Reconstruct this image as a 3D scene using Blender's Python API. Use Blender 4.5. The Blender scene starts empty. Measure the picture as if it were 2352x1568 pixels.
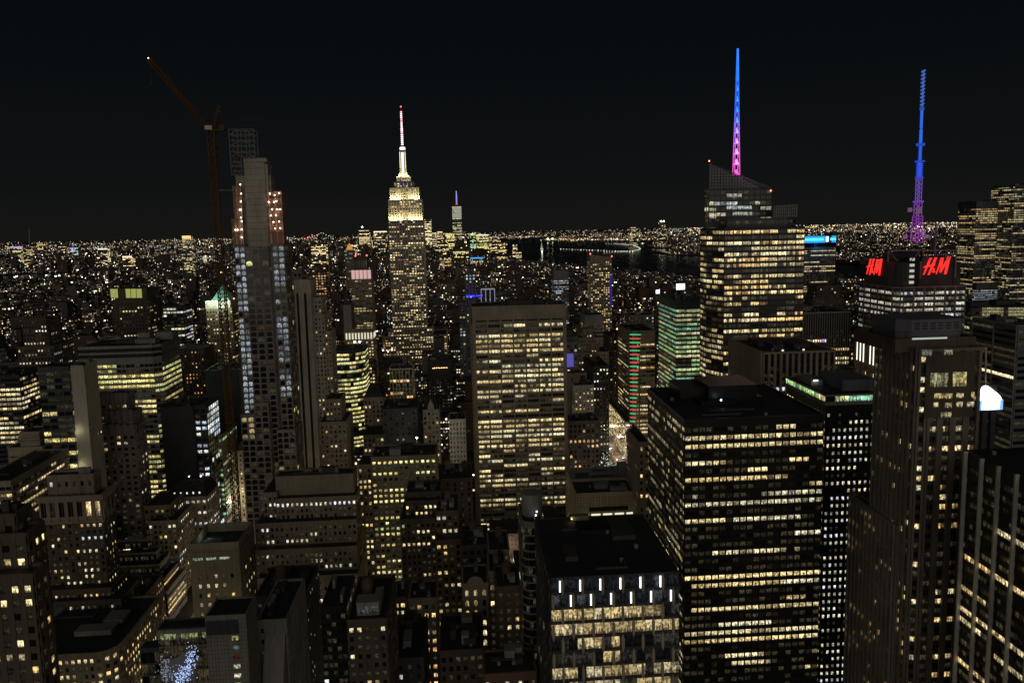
import bpy, math, random
import numpy as np
from math import radians as R

# ------------------------------------------------------------------ camera, world, sun, exposure
sc = bpy.context.scene
COL = sc.collection
CAM_H = 249.0
FPX, CX, CY = 1750.0, 1176.0, 722.0          # focal length and principal point on a 2352 x 1568 frame
YAW, PITCH, ROLL = R(3.66), R(6.70), R(-1.243)
_fw = np.array([math.sin(YAW)*math.cos(PITCH), math.cos(YAW)*math.cos(PITCH), -math.sin(PITCH)])
_r = np.array([math.cos(YAW), -math.sin(YAW), 0.0])
_u = np.cross(_r, _fw)
cr, sr = math.cos(ROLL), math.sin(ROLL)
_rr = _r*cr + _u*sr                           # rolled right / up
_uu = -_r*sr + _u*cr
cam_d = bpy.data.cameras.new('camera'); cam = bpy.data.objects.new('camera', cam_d); COL.objects.link(cam)
from mathutils import Matrix
cam.matrix_world = Matrix([[_rr[0], _uu[0], -_fw[0], 0], [_rr[1], _uu[1], -_fw[1], 0], [_rr[2], _uu[2], -_fw[2], CAM_H], [0, 0, 0, 1]])
cam_d.sensor_fit = 'HORIZONTAL'; cam_d.sensor_width = 36.0
cam_d.lens = 36.0*FPX/2352.0
cam_d.shift_x = (1176.0-CX)/2352.0
cam_d.shift_y = -(784.0-CY)/2352.0
cam_d.clip_start = 1.0; cam_d.clip_end = 90000.0
sc.camera = cam

world = bpy.data.worlds.new('World'); sc.world = world; world.use_nodes = True
nt = world.node_tree; nt.nodes.clear()
SUN_EL, SUN_AZ = R(4.0), R(180.0)
# night sky: nearly black, a faint city glow along the horizon (plus the sky model at a trace strength)
tcw = nt.nodes.new('ShaderNodeTexCoord'); spw = nt.nodes.new('ShaderNodeSeparateXYZ'); nt.links.new(tcw.outputs['Generated'], spw.inputs[0])
rpw = nt.nodes.new('ShaderNodeValToRGB'); nt.links.new(spw.outputs[2], rpw.inputs[0])
ew = rpw.color_ramp.elements; ew[0].position = 0.0; ew[0].color = (.0074, .0074, .0068, 1); ew[1].position = .6; ew[1].color = (.0016, .0021, .0030, 1)
for p_, c_ in ((.06, (.0048, .0056, .0060, 1)), (.2, (.0028, .0038, .0047, 1))): e_ = ew.new(p_); e_.color = c_
bg = nt.nodes.new('ShaderNodeBackground'); bg.inputs[1].default_value = 1.0; nt.links.new(rpw.outputs[0], bg.inputs[0])
sky = nt.nodes.new('ShaderNodeTexSky'); sky.sky_type = 'NISHITA'; sky.sun_disc = False; sky.sun_elevation = SUN_EL; sky.sun_rotation = SUN_AZ
bg2 = nt.nodes.new('ShaderNodeBackground'); bg2.inputs[1].default_value = 0.00004; nt.links.new(sky.outputs[0], bg2.inputs[0])
ad = nt.nodes.new('ShaderNodeAddShader'); wo = nt.nodes.new('ShaderNodeOutputWorld')
nt.links.new(bg.outputs[0], ad.inputs[0]); nt.links.new(bg2.outputs[0], ad.inputs[1]); nt.links.new(ad.outputs[0], wo.inputs[0])

sun_d = bpy.data.lights.new('sky_glow_sun', 'SUN'); sun_d.energy = 0.66; sun_d.angle = R(80); sun_d.color = (1.0, 0.90, 0.76)
sun = bpy.data.objects.new('sky_glow_sun', sun_d); COL.objects.link(sun)
# light travels away from the camera side: comes from behind the camera and low
sun.rotation_euler = (R(90-4.0), 0, R(-4.0))

sc.view_settings.view_transform = 'Standard'; sc.view_settings.look = 'None'
sc.view_settings.exposure = 0.0; sc.view_settings.gamma = 1.0
sc.cycles.max_bounces = 4; sc.cycles.diffuse_bounces = 2; sc.cycles.glossy_bounces = 2; sc.cycles.transmission_bounces = 2
sc.cycles.sample_clamp_indirect = 1.0; sc.cycles.sample_clamp_direct = 0.0
sc.cycles.use_denoising = True
sc.cycles.caustics_reflective = False; sc.cycles.caustics_refractive = False

rng = random.Random(7)
nrg = np.random.default_rng(7)

def ray(x, y):
    d = _fw + _rr*((x-CX)/FPX) + _uu*((CY-y)/FPX)
    return d/d[1]
def at(x, y, Y):                # pixel of the 2352-wide frame, distance down the avenue -> world point
    return ray(x, y)*Y + np.array([0, 0, CAM_H])
def atX(x, y, X):               # same, on the plane X = const
    d = ray(x, y); return d*(X/d[0]) + np.array([0, 0, CAM_H])
def atz(x, y, z):
    d = ray(x, y); return d*((z-CAM_H)/d[2]) + np.array([0, 0, CAM_H])
def proj(P):
    D = np.asarray(P, float) - np.array([0, 0, CAM_H]); c = D@_fw
    return CX+FPX*(D@_rr)/c, CY-FPX*(D@_uu)/c

# ------------------------------------------------------------------ materials
MATS = {}
def newmat(name):
    m = bpy.data.materials.new(name); m.use_nodes = True
    return m, m.node_tree, m.node_tree.nodes['Principled BSDF']
def wallmat(name, col, rough=0.85, var=0.35, scale=0.06, spec=0.2):
    if name in MATS: return MATS[name]
    m, t, b = newmat(name)
    tc = t.nodes.new('ShaderNodeTexCoord')
    n1 = t.nodes.new('ShaderNodeTexNoise'); n1.inputs['Scale'].default_value = scale; n1.inputs['Detail'].default_value = 5
    mp = t.nodes.new('ShaderNodeMapping'); mp.inputs['Scale'].default_value = (1.2, 1.2, 0.12)
    n2 = t.nodes.new('ShaderNodeTexNoise'); n2.inputs['Scale'].default_value = 0.7; n2.inputs['Detail'].default_value = 3
    t.links.new(tc.outputs['Object'], n1.inputs['Vector']); t.links.new(tc.outputs['Object'], mp.inputs['Vector']); t.links.new(mp.outputs[0], n2.inputs['Vector'])
    mx = t.nodes.new('ShaderNodeMath'); mx.operation = 'MULTIPLY_ADD'; mx.inputs[1].default_value = 0.6
    t.links.new(n1.outputs[0], mx.inputs[0])
    m2 = t.nodes.new('ShaderNodeMath'); m2.operation = 'MULTIPLY'; m2.inputs[1].default_value = 0.4
    t.links.new(n2.outputs[0], m2.inputs[0]); t.links.new(m2.outputs[0], mx.inputs[2])
    rp = t.nodes.new('ShaderNodeValToRGB')
    rp.color_ramp.elements[0].position = 0.3; rp.color_ramp.elements[1].position = 0.7
    rp.color_ramp.elements[0].color = tuple(c*(1-var) for c in col)+(1,)
    rp.color_ramp.elements[1].color = tuple(min(1, c*(1+var)) for c in col)+(1,)
    t.links.new(mx.outputs[0], rp.inputs[0]); t.links.new(rp.outputs[0], b.inputs['Base Color'])
    b.inputs['Roughness'].default_value = rough; b.inputs['Specular IOR Level'].default_value = spec
    MATS[name] = m
    return m
def emis(name, col, s):
    if name in MATS: return MATS[name]
    m, t, b = newmat(name)
    b.inputs['Base Color'].default_value = (0.02, 0.02, 0.02, 1)
    b.inputs['Emission Color'].default_value = tuple(col)+(1,); b.inputs['Emission Strength'].default_value = s
    m.cycles.emission_sampling = 'NONE'
    MATS[name] = m
    return m
W_ = dict(
    brown=(.105, .086, .066), redbrick=(.12, .078, .058), darkbrick=(.075, .062, .052), pier=(.19, .165, .14), beige=(.32, .28, .21), stone=(.24, .205, .165),
    lime=(.40, .37, .31), grey=(.22, .215, .20), white=(.52, .50, .46), black=(.018, .018, .019), charcoal=(.055, .055, .056),
    greenish=(.055, .075, .065), bluegrey=(.12, .13, .15), glassgrey=(.06, .07, .08), conc=(.30, .28, .24), orange=(.40, .17, .11), palewrap=(.52, .40, .32),
    ochre=(.095, .05, .018), purple=(.20, .175, .20), screenglass=(.30, .30, .32), roof=(.035, .036, .04), roofgrey=(.20, .20, .20), steel=(.22, .22, .23), tan=(.20, .175, .13),
    pinkstone=(.20, .18, .172), copper=(.26, .52, .41), darkteal=(.03, .045, .045), louver=(.16, .14, .17), tank=(.10, .07, .045))
def W(n):
    return wallmat(n+'_wall', W_[n], rough=0.35 if n in ('black', 'glassgrey', 'darkteal', 'greenish') else 0.85)
ROOF = W('roof')
W('screenglass').node_tree.nodes['Principled BSDF'].inputs['Alpha'].default_value = .55

# lit windows: the glow of each room comes with the pane (colour attribute); the room's contents break it up
m_win, t, b = newmat('window_glass')
ca = t.nodes.new('ShaderNodeAttribute'); ca.attribute_name = 'glow'
uvn = t.nodes.new('ShaderNodeUVMap'); uvn.uv_map = 'pane'
mpn = t.nodes.new('ShaderNodeMapping'); mpn.inputs['Scale'].default_value = (2.3, 2.3, 1)
uvm = t.nodes.new('ShaderNodeUVMap'); uvm.uv_map = 'room'
nz = t.nodes.new('ShaderNodeTexNoise'); nz.noise_dimensions = '2D'; nz.inputs['Scale'].default_value = 1.0; nz.inputs['Detail'].default_value = 2
t.links.new(uvm.outputs[0], mpn.inputs[0]); t.links.new(mpn.outputs[0], nz.inputs['Vector'])
rmp = t.nodes.new('ShaderNodeMapRange'); rmp.inputs['From Min'].default_value = 0.38; rmp.inputs['From Max'].default_value = 0.6
rmp.inputs['To Min'].default_value = 0.4; rmp.inputs['To Max'].default_value = 1.2
t.links.new(nz.outputs[0], rmp.inputs[0])
fr = t.nodes.new('ShaderNodeVectorMath'); fr.operation = 'FRACTION'; t.links.new(uvn.outputs[0], fr.inputs[0])
sx = t.nodes.new('ShaderNodeSeparateXYZ'); t.links.new(fr.outputs[0], sx.inputs[0])
mp2 = t.nodes.new('ShaderNodeMapping'); mp2.inputs['Scale'].default_value = (2.6, 0.0, 1); t.links.new(uvn.outputs[0], mp2.inputs[0])
nz2 = t.nodes.new('ShaderNodeTexNoise'); nz2.noise_dimensions = '2D'; nz2.inputs['Scale'].default_value = 1.0; t.links.new(mp2.outputs[0], nz2.inputs['Vector'])
# silhouette of desks and people: dark where v < noise-driven height
sil = t.nodes.new('ShaderNodeMath'); sil.operation = 'MULTIPLY_ADD'; sil.inputs[1].default_value = 2.2; sil.inputs[2].default_value = -0.85; t.links.new(nz2.outputs[0], sil.inputs[0])
lt = t.nodes.new('ShaderNodeMath'); lt.operation = 'LESS_THAN'; t.links.new(sx.outputs[1], lt.inputs[0]); t.links.new(sil.outputs[0], lt.inputs[1])
ml = t.nodes.new('ShaderNodeMapRange'); ml.inputs['To Min'].default_value = 1.0; ml.inputs['To Max'].default_value = 0.22; t.links.new(lt.outputs[0], ml.inputs[0])
mm = t.nodes.new('ShaderNodeMath'); mm.operation = 'MULTIPLY'; t.links.new(rmp.outputs[0], mm.inputs[0]); t.links.new(ml.outputs[0], mm.inputs[1])
# a blind drawn part of the way down in some windows
flo = t.nodes.new('ShaderNodeVectorMath'); flo.operation = 'FLOOR'; t.links.new(uvn.outputs[0], flo.inputs[0])
wnb = t.nodes.new('ShaderNodeTexWhiteNoise'); wnb.noise_dimensions = '2D'; t.links.new(flo.outputs[0], wnb.inputs['Vector'])
bl = t.nodes.new('ShaderNodeMapRange'); bl.inputs['From Min'].default_value = .5; bl.inputs['From Max'].default_value = 1.0; bl.inputs['To Min'].default_value = 1.0; bl.inputs['To Max'].default_value = .25
t.links.new(wnb.outputs[0], bl.inputs[0])
bg_ = t.nodes.new('ShaderNodeMath'); bg_.operation = 'GREATER_THAN'; t.links.new(sx.outputs[1], bg_.inputs[0]); t.links.new(bl.outputs[0], bg_.inputs[1])
bm = t.nodes.new('ShaderNodeMapRange'); bm.inputs['To Min'].default_value = 1.0; bm.inputs['To Max'].default_value = .45; t.links.new(bg_.outputs[0], bm.inputs[0])
mm0 = mm; mm = t.nodes.new('ShaderNodeMath'); mm.operation = 'MULTIPLY'; t.links.new(mm0.outputs[0], mm.inputs[0]); t.links.new(bm.outputs[0], mm.inputs[1])
t.links.new(ca.outputs['Color'], b.inputs['Emission Color']); t.links.new(mm.outputs[0], b.inputs['Emission Strength'])
b.inputs['Base Color'].default_value = (.012, .013, .015, 1); b.inputs['Roughness'].default_value = 0.12; b.inputs['Specular IOR Level'].default_value = 0.5
m_win.cycles.emission_sampling = 'NONE'

# ------------------------------------------------------------------ mesh helpers
class MB:
    def __init__(s): s.v = []; s.f = []
    def quad(s, *p):
        n = len(s.v); s.v += [tuple(map(float, q)) for q in p]; s.f.append(tuple(range(n, n+len(p))))
    def box(s, x0, x1, y0, y1, z0, z1):
        s.prism([(x0, y0), (x1, y0), (x1, y1), (x0, y1)], z0, z1)
    def prism(s, poly, z0, z1, ztop=None, bottom=True):
        n = len(s.v); k = len(poly)
        s.v += [(float(p[0]), float(p[1]), float(z0)) for p in poly]
        s.v += [(float(p[0]), float(p[1]), float(z1 if ztop is None else ztop[i])) for i, p in enumerate(poly)]
        for i in range(k):
            j = (i+1) % k; s.f.append((n+i, n+j, n+k+j, n+k+i))
        s.f.append(tuple(n+k+i for i in range(k)))
        if bottom: s.f.append(tuple(n+k-1-i for i in range(k)))
    def frustum(s, pa, za, pb, zb):
        n = len(s.v); k = len(pa)
        s.v += [(float(p[0]), float(p[1]), float(za)) for p in pa] + [(float(p[0]), float(p[1]), float(zb)) for p in pb]
        for i in range(k):
            j = (i+1) % k; s.f.append((n+i, n+j, n+k+j, n+k+i))
        s.f.append(tuple(n+k+i for i in range(k))); s.f.append(tuple(n+k-1-i for i in range(k)))
    def cyl(s, x, y, z0, z1, r, r2=None, k=12):
        r2 = r if r2 is None else r2
        c = [(math.cos(2*math.pi*i/k), math.sin(2*math.pi*i/k)) for i in range(k)]
        s.frustum([(x+r*a, y+r*q) for a, q in c], z0, [(x+r2*a, y+r2*q) for a, q in c], z1)
    def bar(s, p, q, w):
        p = np.array(p, float); q = np.array(q, float); d = q-p; L = np.linalg.norm(d)
        if L < 1e-6: return
        d /= L; a = np.array([0, 0, 1.0]) if abs(d[2]) < .9 else np.array([1.0, 0, 0])
        e1 = np.cross(d, a); e1 /= np.linalg.norm(e1); e2 = np.cross(d, e1); h = w/2
        n = len(s.v)
        for c in (p, q):
            for i, j in ((-1, -1), (1, -1), (1, 1), (-1, 1)): s.v.append(tuple(c+e1*h*i+e2*h*j))
        for i in range(4):
            j = (i+1) % 4; s.f.append((n+i, n+j, n+4+j, n+4+i))
        s.f.append((n+3, n+2, n+1, n)); s.f.append((n+4, n+5, n+6, n+7))
    def fbox(s, O, U, N, u0, u1, z0, z1, d):      # box standing proud of a facade by d
        a = [O+U*u0, O+U*u1, O+U*u1+N*d, O+U*u0+N*d]
        s.prism([a[3], a[2], a[1], a[0]], z0, z1)
    def ball(s, x, y, z, r):
        n = len(s.v)
        s.v += [(x+r, y, z), (x-r, y, z), (x, y+r, z), (x, y-r, z), (x, y, z+r), (x, y, z-r)]
        for a, c, e in ((0, 2, 4), (2, 1, 4), (1, 3, 4), (3, 0, 4), (2, 0, 5), (1, 2, 5), (3, 1, 5), (0, 3, 5)): s.f.append((n+a, n+c, n+e))
    def build(s, name, mat, parent=None, org=None):
        me = bpy.data.meshes.new(name)
        if org is None and parent is not None: org = parent.location
        v = s.v if org is None else [(x-org[0], y-org[1], z-org[2]) for x, y, z in s.v]
        me.from_pydata(v, [], s.f); me.materials.append(mat)
        o = bpy.data.objects.new(name, me); COL.objects.link(o)
        if parent is not None: o.parent = parent
        return o
def empty(name, label, cat, loc, group=None):
    o = bpy.data.objects.new(name, None); COL.objects.link(o); o.location = tuple(map(float, loc)); o.empty_display_size = 1
    o['label'] = label; o['category'] = cat
    if group: o['group'] = group
    return o
def tag(o, label, cat, group=None, kind=None):
    o['label'] = label; o['category'] = cat
    if group: o['group'] = group
    if kind: o['kind'] = kind
    return o
def lamp(name, parent, p, power, col, size=1.0):
    d = bpy.data.lights.new(name, 'POINT'); d.energy = power; d.color = col; d.shadow_soft_size = size
    o = bpy.data.objects.new(name, d); COL.objects.link(o)
    if parent is not None: o.parent = parent; o.location = (p[0]-parent.location[0], p[1]-parent.location[1], p[2]-parent.location[2])
    else: o.location = tuple(map(float, p))
    return o

# ------------------------------------------------------------------ window light
WARM = [(1, .70, .30), (1, .76, .37), (1, .80, .44), (1, .65, .25)]
NEUT = [(1, .80, .40), (1, .84, .48), (.96, .88, .56), (1, .75, .34)]
COOL = [(.66, .82, 1), (.8, .92, 1), (.92, 1, .95), (.85, .9, .8)]
YEL = [(1, .83, .28), (.95, .88, .34), (1, .80, .34), (.82, .84, .38)]
GREEN = [(.62, 1, .42), (.8, 1, .48), (.45, .92, .62), (1, .92, .48)]
ORNG = [(1, .52, .2), (1, .6, .26), (1, .7, .38)]
MIX = WARM+NEUT+NEUT+COOL
PAL = dict(warm=WARM+NEUT[:2], neut=NEUT, cool=COOL, yel=YEL, green=GREEN, orng=ORNG, mix=MIX, blue=[(.68, .80, 1), (.75, .85, .95), (.8, .92, .88)], wht=[(1, .93, .74), (.95, .97, 1), (1, .86, .58)])
def lights(nr, nc, st):
    p = st.get('lit', .3); per = st.get('per', .6); pal = PAL[st.get('pal', 'mix')]; g = st.get('gain', 1.0)*1.62
    rows = st.get('rows')
    L = np.zeros((nr, nc, 3))
    for r in range(nr):
        pr = p
        if rows == 'office':
            q = rng.random(); pr = p*(2.1 if q < .35 else (1.0 if q < .6 else .25))
        elif callable(rows): pr = rows(r, nr)
        pr = min(.97, pr)
        c0 = rng.choice(pal); g0 = rng.uniform(.55, 1.1)
        on = rng.random() < pr
        for c in range(nc):
            if rng.random() > per:
                on = rng.random() < pr
                if rng.random() < .5: c0 = rng.choice(pal)
            if on:
                k = g*g0*rng.uniform(.55, 1.15)
                if rng.random() < .18: k *= .35
                L[r, c] = [x*k for x in c0]
            elif rng.random() < st.get('dim', .45):
                k = rng.uniform(.012, .06); c1 = rng.choice(NEUT); L[r, c] = [x*k for x in c1]
    return L

S0 = dict(bw=3.2, fh=3.7, ww=.55, wh=.55, pd=.35, sd=.2, lit=.3, per=.5, pal='mix', mat='brown')
def ST(**k):
    d = dict(S0); d.update(k); return d
OFF = lambda **k: ST(**{**dict(rows='office', per=.85, ww=.85, wh=.6, lit=.45), **k})

BLD = []
class B:
    """a building: tiers of prisms, each visible face given piers, spandrels and window panes"""
    def __init__(s, name, label, cat='building', group=None, roofc='roof'):
        s.name, s.label, s.cat, s.group = name, label, cat, group
        s.walls = {}; s.wins = []; s.boxes = []; s.tops = []; s.extra = []; s.root = None; s.roofc = roofc; s.units = []
        BLD.append(s)
    def wm(s, mat):
        return s.walls.setdefault(mat, MB())
    def face(s, A, Bp, z0, z1, st, extra=None):
        A = np.array(A, float); Bp = np.array(Bp, float); d = Bp-A; Wd = float(np.hypot(*d))
        if Wd < 1.5 or z1-z0 < 2: return
        U = d/Wd; N = np.array([U[1], -U[0]])
        w = s.wm(st['mat'])
        wsp = s.wm(st.get('smat', st['mat']))
        m0 = st.get('edge', 0.0); top = st.get('top', 1.2); bot = st.get('bot', 0.0)
        nc = max(1, round((Wd-2*m0)/st['bw'])); bw = (Wd-2*m0)/nc
        nr = max(1, int((z1-z0-top-bot)/st['fh'])); fh = st['fh']
        zt = z1-top
        pw = (1-st['ww'])*bw; sh = (1-st['wh'])*fh
        pd, sd = st['pd'], st['sd']
        if abs(pd-sd) < .012: sd = pd*.6
        # piers and spandrels
        if pw > .05:
            for i in range(nc+1):
                c = m0+i*bw; u0, u1 = c-pw/2, c+pw/2
                if i == 0: u0 = 0
                if i == nc: u1 = Wd
                w.fbox(A, U, N, u0, u1, z0, z1, pd)
        for r in range(nr+1):
            za = zt-r*fh-sh/2; zb = zt-r*fh+sh/2
            if r == 0: zb = z1
            if r == nr: za = max(z0, za)
            za = max(z0, za)
            if zb > za: wsp.fbox(A, U, N, 0, Wd, za, zb, sd)
        L = lights(nr, nc, st)
        sp = st.get('split', 1); skip = st.get('skip', 0.0)
        for r in range(nr):
            za = zt-(r+1)*fh+sh/2; zb = zt-r*fh-sh/2
            if za < z0+.3: continue
            for c in range(nc):
                if skip and rng.random() < skip: continue
                u0 = m0+c*bw+pw/2; u1 = m0+(c+1)*bw-pw/2
                if u1-u0 < .12: continue
                for k in range(sp):
                    a = u0+(u1-u0)*(k+.06*(sp > 1))/sp; e = u0+(u1-u0)*(k+1-.06*(sp > 1))/sp
                    P = A+U*a+N*.06; Q = A+U*e+N*.06
                    col = L[r, c]
                    if sp > 1 and rng.random() < .42: col = col*rng.choice((.08, .3, .7, 1.2))
                    if st.get('arch'):
                        h = zb-za; zs = za+h*.68; pts = [(P[0], P[1], za), (Q[0], Q[1], za), (Q[0], Q[1], zs)]
                        for q in (.85, .5, .15):
                            X = P+(Q-P)*q; pts.append((X[0], X[1], zs+(zb-zs)*(1 if q == .5 else .72)))
                        pts.append((P[0], P[1], zs))
                        # stone corners of the arch, proud of the pane
                        for (q0, q1) in ((0, .15), (1, .85)):
                            G = P+(Q-P)*q0+N*.1; H_ = P+(Q-P)*q1+N*.1; I_ = P+(Q-P)*.5+N*.1
                            tri = [(G[0], G[1], zs), (H_[0], H_[1], zs+(zb-zs)*.72), (I_[0], I_[1], zb), (G[0], G[1], zb)]
                            w.quad(*(tri if q0 else tri[::-1]))
                        s.wins.append((pts, col))
                    else:
                        s.wins.append(([(P[0], P[1], za), (Q[0], Q[1], za), (Q[0], Q[1], zb), (P[0], P[1], zb)], col))
    def tier(s, poly, z0, z1, st, faces=None, ztop=None, parapet=1.1, roof=True, plain=(), stys=None):
        poly = [np.array(p, float) for p in poly]
        s.wm(st['mat']).prism(poly, z0, z1, ztop=ztop)
        k = len(poly)
        for i in range(k):
            A, Bq = poly[i], poly[(i+1) % k]; d = Bq-A
            N = np.array([d[1], -d[0]])
            if N@(-A) <= 0 or i in plain: continue
            s.face(A, Bq, z0, z1, (stys or {}).get(i, st))
        xs = [p[0] for p in poly]; ys = [p[1] for p in poly]
        s.boxes.append((min(xs), max(xs), min(ys), max(ys), z0, z1))
        if parapet and ztop is None:
            for i in range(k):
                A, Bq = poly[i], poly[(i+1) % k]; d = Bq-A; Wd = float(np.hypot(*d)); U = d/Wd; N = np.array([U[1], -U[0]])
                s.wm(st['mat']).fbox(A-N*.55, U, N, 0.0, Wd, z1, z1+parapet, .5+st['pd'])
        if roof and ztop is None:
            c = sum(poly)/k
            s.tops.append(([c+(p-c)*.97 for p in poly], z1))
        return s
    def rect(s, x0, x1, yt, Y, D, st, z0=0.0, **k):
        """front face between two pixels at distance Y, D deep"""
        xm = (x0+x1)/2
        a = at(x0, yt, Y); c = at(x1, yt, Y); z1 = float(at(xm, yt, Y)[2]); k.setdefault('parapet', 1.1)
        z1 -= (k['parapet'] or 0)
        s.last = (float(a[0]), float(c[0]), Y, Y+D, z1)
        s.tier([(a[0], Y), (c[0], Y), (c[0], Y+D), (a[0], Y+D)], z0, z1, st, **k)
        return s
    def unit(s, x0, x1, y0, y1, z0, h, mat='charcoal'):
        m = MB(); m.box(x0, x1, y0, y1, z0, z0+h)
        k = max(1, int((x1-x0)/2.5))
        for i in range(k):
            c = x0+(i+.5)*(x1-x0)/k; m.box(c-.5, c+.5, y0-.12, y0, z0+h*.25, z0+h*.8)
        m.box(x0-.15, x1+.15, y0-.15, y1+.15, z0+h, z0+h+.25)
        s.extra.append(('roof_unit', m, mat)); return s
    def clutter(s, n=3, mats=('charcoal', 'grey'), hmax=4, tank=False, which=-1):
        if not s.tops: return s
        poly, z = s.tops[min(which, len(s.tops)-1)]; xs = [p[0] for p in poly]; ys = [p[1] for p in poly]
        x0, x1, y0, y1 = min(xs), max(xs), min(ys), max(ys)
        for i in range(n):
            w = (x1-x0)*rng.uniform(.1, .3); d = (y1-y0)*rng.uniform(.12, .35)
            a = rng.uniform(x0+.08*(x1-x0), x1-w-.08*(x1-x0)); e = rng.uniform(y0+.1*(y1-y0), y1-d-.05*(y1-y0))
            s.unit(a, a+w, e, e+d, z+.2, rng.uniform(1.5, hmax), rng.choice(mats))
        if n >= 2 and x1-x0 > 12 and y1-y0 > 9:
            for i in range(2):
                m = MB(); e = rng.uniform(y0+2, y1-3); a = rng.uniform(x0+1, x0+.4*(x1-x0)); L = (x1-x0)*rng.uniform(.25, .5); m.box(a, a+L, e, e+.8, z+.5, z+1.2); m.box(a+L-.8, a+L, e+.8, min(y1-1, e+rng.uniform(2, 8)), z+.5, z+1.2); s.extra.append(('roof_duct', m, 'charcoal'))
            for i in range(4):
                m = MB(); a = rng.uniform(x0+2, x1-2); e = rng.uniform(y0+2, y1-2); m.cyl(a, e, z+.2, z+1.3, .7, k=10); m.cyl(a, e, z+1.3, z+1.5, .85, .6, k=10); s.extra.append(('roof_fan', m, 'grey'))
        if tank:
            m = MB(); a = rng.uniform(x0+4, x1-4) if x1-x0 > 9 else (x0+x1)/2; e = (y0+y1)/2+rng.uniform(-2, 2)
            for i, j in ((-1, -1), (1, -1), (1, 1), (-1, 1)): m.bar((a+i*1.4, e+j*1.4, z), (a+i*1.4, e+j*1.4, z+3.2), .3)
            m.cyl(a, e, z+3.2, z+7.2, 2.1); m.cyl(a, e, z+7.2, z+8.6, 2.3, .15)
            s.extra.append(('water_tank', m, 'tank'))
        return s
    def lamps(s, name, pts, r, drop, mat):
        for p in pts:
            m = MB(); m.ball(p[0], p[1], p[2], r); s.extra.append((name, m, mat))
            if drop: m = MB(); m.bar((p[0], p[1], p[2]-drop), (p[0], p[1], p[2]-r*.7), r*.35); s.extra.append(('lamp_post', m, 'charcoal'))
        return s
    def add(s, name, mb, mat, label=None): s.extra.append((name, mb, mat, label)); return s

def finish():
    allb = []; own = []
    for i, b_ in enumerate(BLD):
        for q in b_.boxes: allb.append(q); own.append(i)
    allb = np.array(allb); own = np.array(own)
    O = np.array([0, 0, CAM_H])
    for i, b_ in enumerate(BLD):
        bb = np.array(b_.boxes)
        org = ((bb[0, 0]+bb[0, 1])/2, (bb[0, 2]+bb[0, 3])/2, bb[:, 4].min())
        root = empty(b_.name, b_.label, b_.cat, org, b_.group); b_.root = root
        for mat, m in b_.walls.items():
            if m.f: m.build('wall', W(mat) if mat in W_ else MATS[mat], root)
        if b_.tops:
            for poly, z in b_.tops:
                m = MB(); m.prism(poly, z-.1, z+.18); m.build('roof', W(b_.roofc), root)
        for e in b_.extra:
            o = e[1].build(e[0], (W(e[2]) if e[2] in W_ else MATS[e[2]]) if isinstance(e[2], str) else e[2], root)
            if len(e) > 3 and e[3]: o['label'] = e[3]
        if b_.wins:
            C = np.array([np.mean(w[0], axis=0) for w in b_.wins]); D = C-O
            sz = np.array([np.linalg.norm(np.cross(np.subtract(w[0][1], w[0][0]), np.subtract(w[0][-1], w[0][0]))) for w in b_.wins])
            nrm = np.array([np.cross(np.subtract(w[0][1], w[0][0]), np.subtract(w[0][-1], w[0][0])) for w in b_.wins])
            area = np.abs((nrm*D).sum(1))/np.linalg.norm(D, axis=1)**3*762.0**2
            px, py = proj(C)
            ok = (px > -6) & (px < 2358) & (py > -6) & (py < 1574)
            oth = allb[own != i]
            near = oth[(oth[:, 2] < C[:, 1].max())]
            if len(near):
                hid = np.zeros(len(C), bool)
                for q in near:
                    with np.errstate(divide='ignore', invalid='ignore'):
                        t0 = (q[[0, 2, 4]]-O)/D; t1 = (q[[1, 3, 5]]-O)/D
                    lo = np.minimum(t0, t1).max(1); hi = np.maximum(t0, t1).min(1)
                    hid |= (lo < hi) & (hi > 0) & (lo < .995)
                ok &= ~hid
            score = np.where(ok, area, -1)
            order = np.argsort(-score)
            single = [int(j) for j in order[:100] if score[j] > 2.2]
            ss = set(single)
            for j in single: win_obj('window', [b_.wins[j]], root)
            rest = [w for j, w in enumerate(b_.wins) if j not in ss]
            if rest:
                o = win_obj('windows', rest, root); o['kind'] = 'stuff'
def win_obj(name, wins, root):
    v = []; f = []; uv = []; uv2 = []; co = []
    ox, oy, oz = root.location
    for pts, col in wins:
        n = len(v); v += [(p[0]-ox, p[1]-oy, p[2]-oz) for p in pts]; f.append(tuple(range(n, n+len(pts))))
        a = rng.randrange(97); c = rng.randrange(89)
        p0 = np.array(pts[0]); e = np.array(pts[1])-p0; L = np.linalg.norm(e); z0 = pts[0][2]; h = max(p[2] for p in pts)-z0
        e /= L
        k = max(.4, L/2.2)
        for p in pts:
            u = float((np.array(p)-p0)@e)/L; uv.append((a+.001+u*.998*min(k, .999) if k < 1 else a+u*k, c+.002+.996*(p[2]-z0)/h)); co.append((*col, 1)); uv2.append((a+u*L/2.2, c+(p[2]-z0)/2.2))
    me = bpy.data.meshes.new(name); me.from_pydata(v, [], f); me.materials.append(m_win)
    l = me.uv_layers.new(name='pane'); l.data.foreach_set('uv', np.array(uv, np.float32).ravel())
    l = me.uv_layers.new(name='room'); l.data.foreach_set('uv', np.array(uv2, np.float32).ravel())
    at_ = me.attributes.new('glow', 'FLOAT_COLOR', 'CORNER'); at_.data.foreach_set('color', np.array(co, np.float32).ravel())
    o = bpy.data.objects.new(name, me); COL.objects.link(o); o.parent = root
    return o

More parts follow.
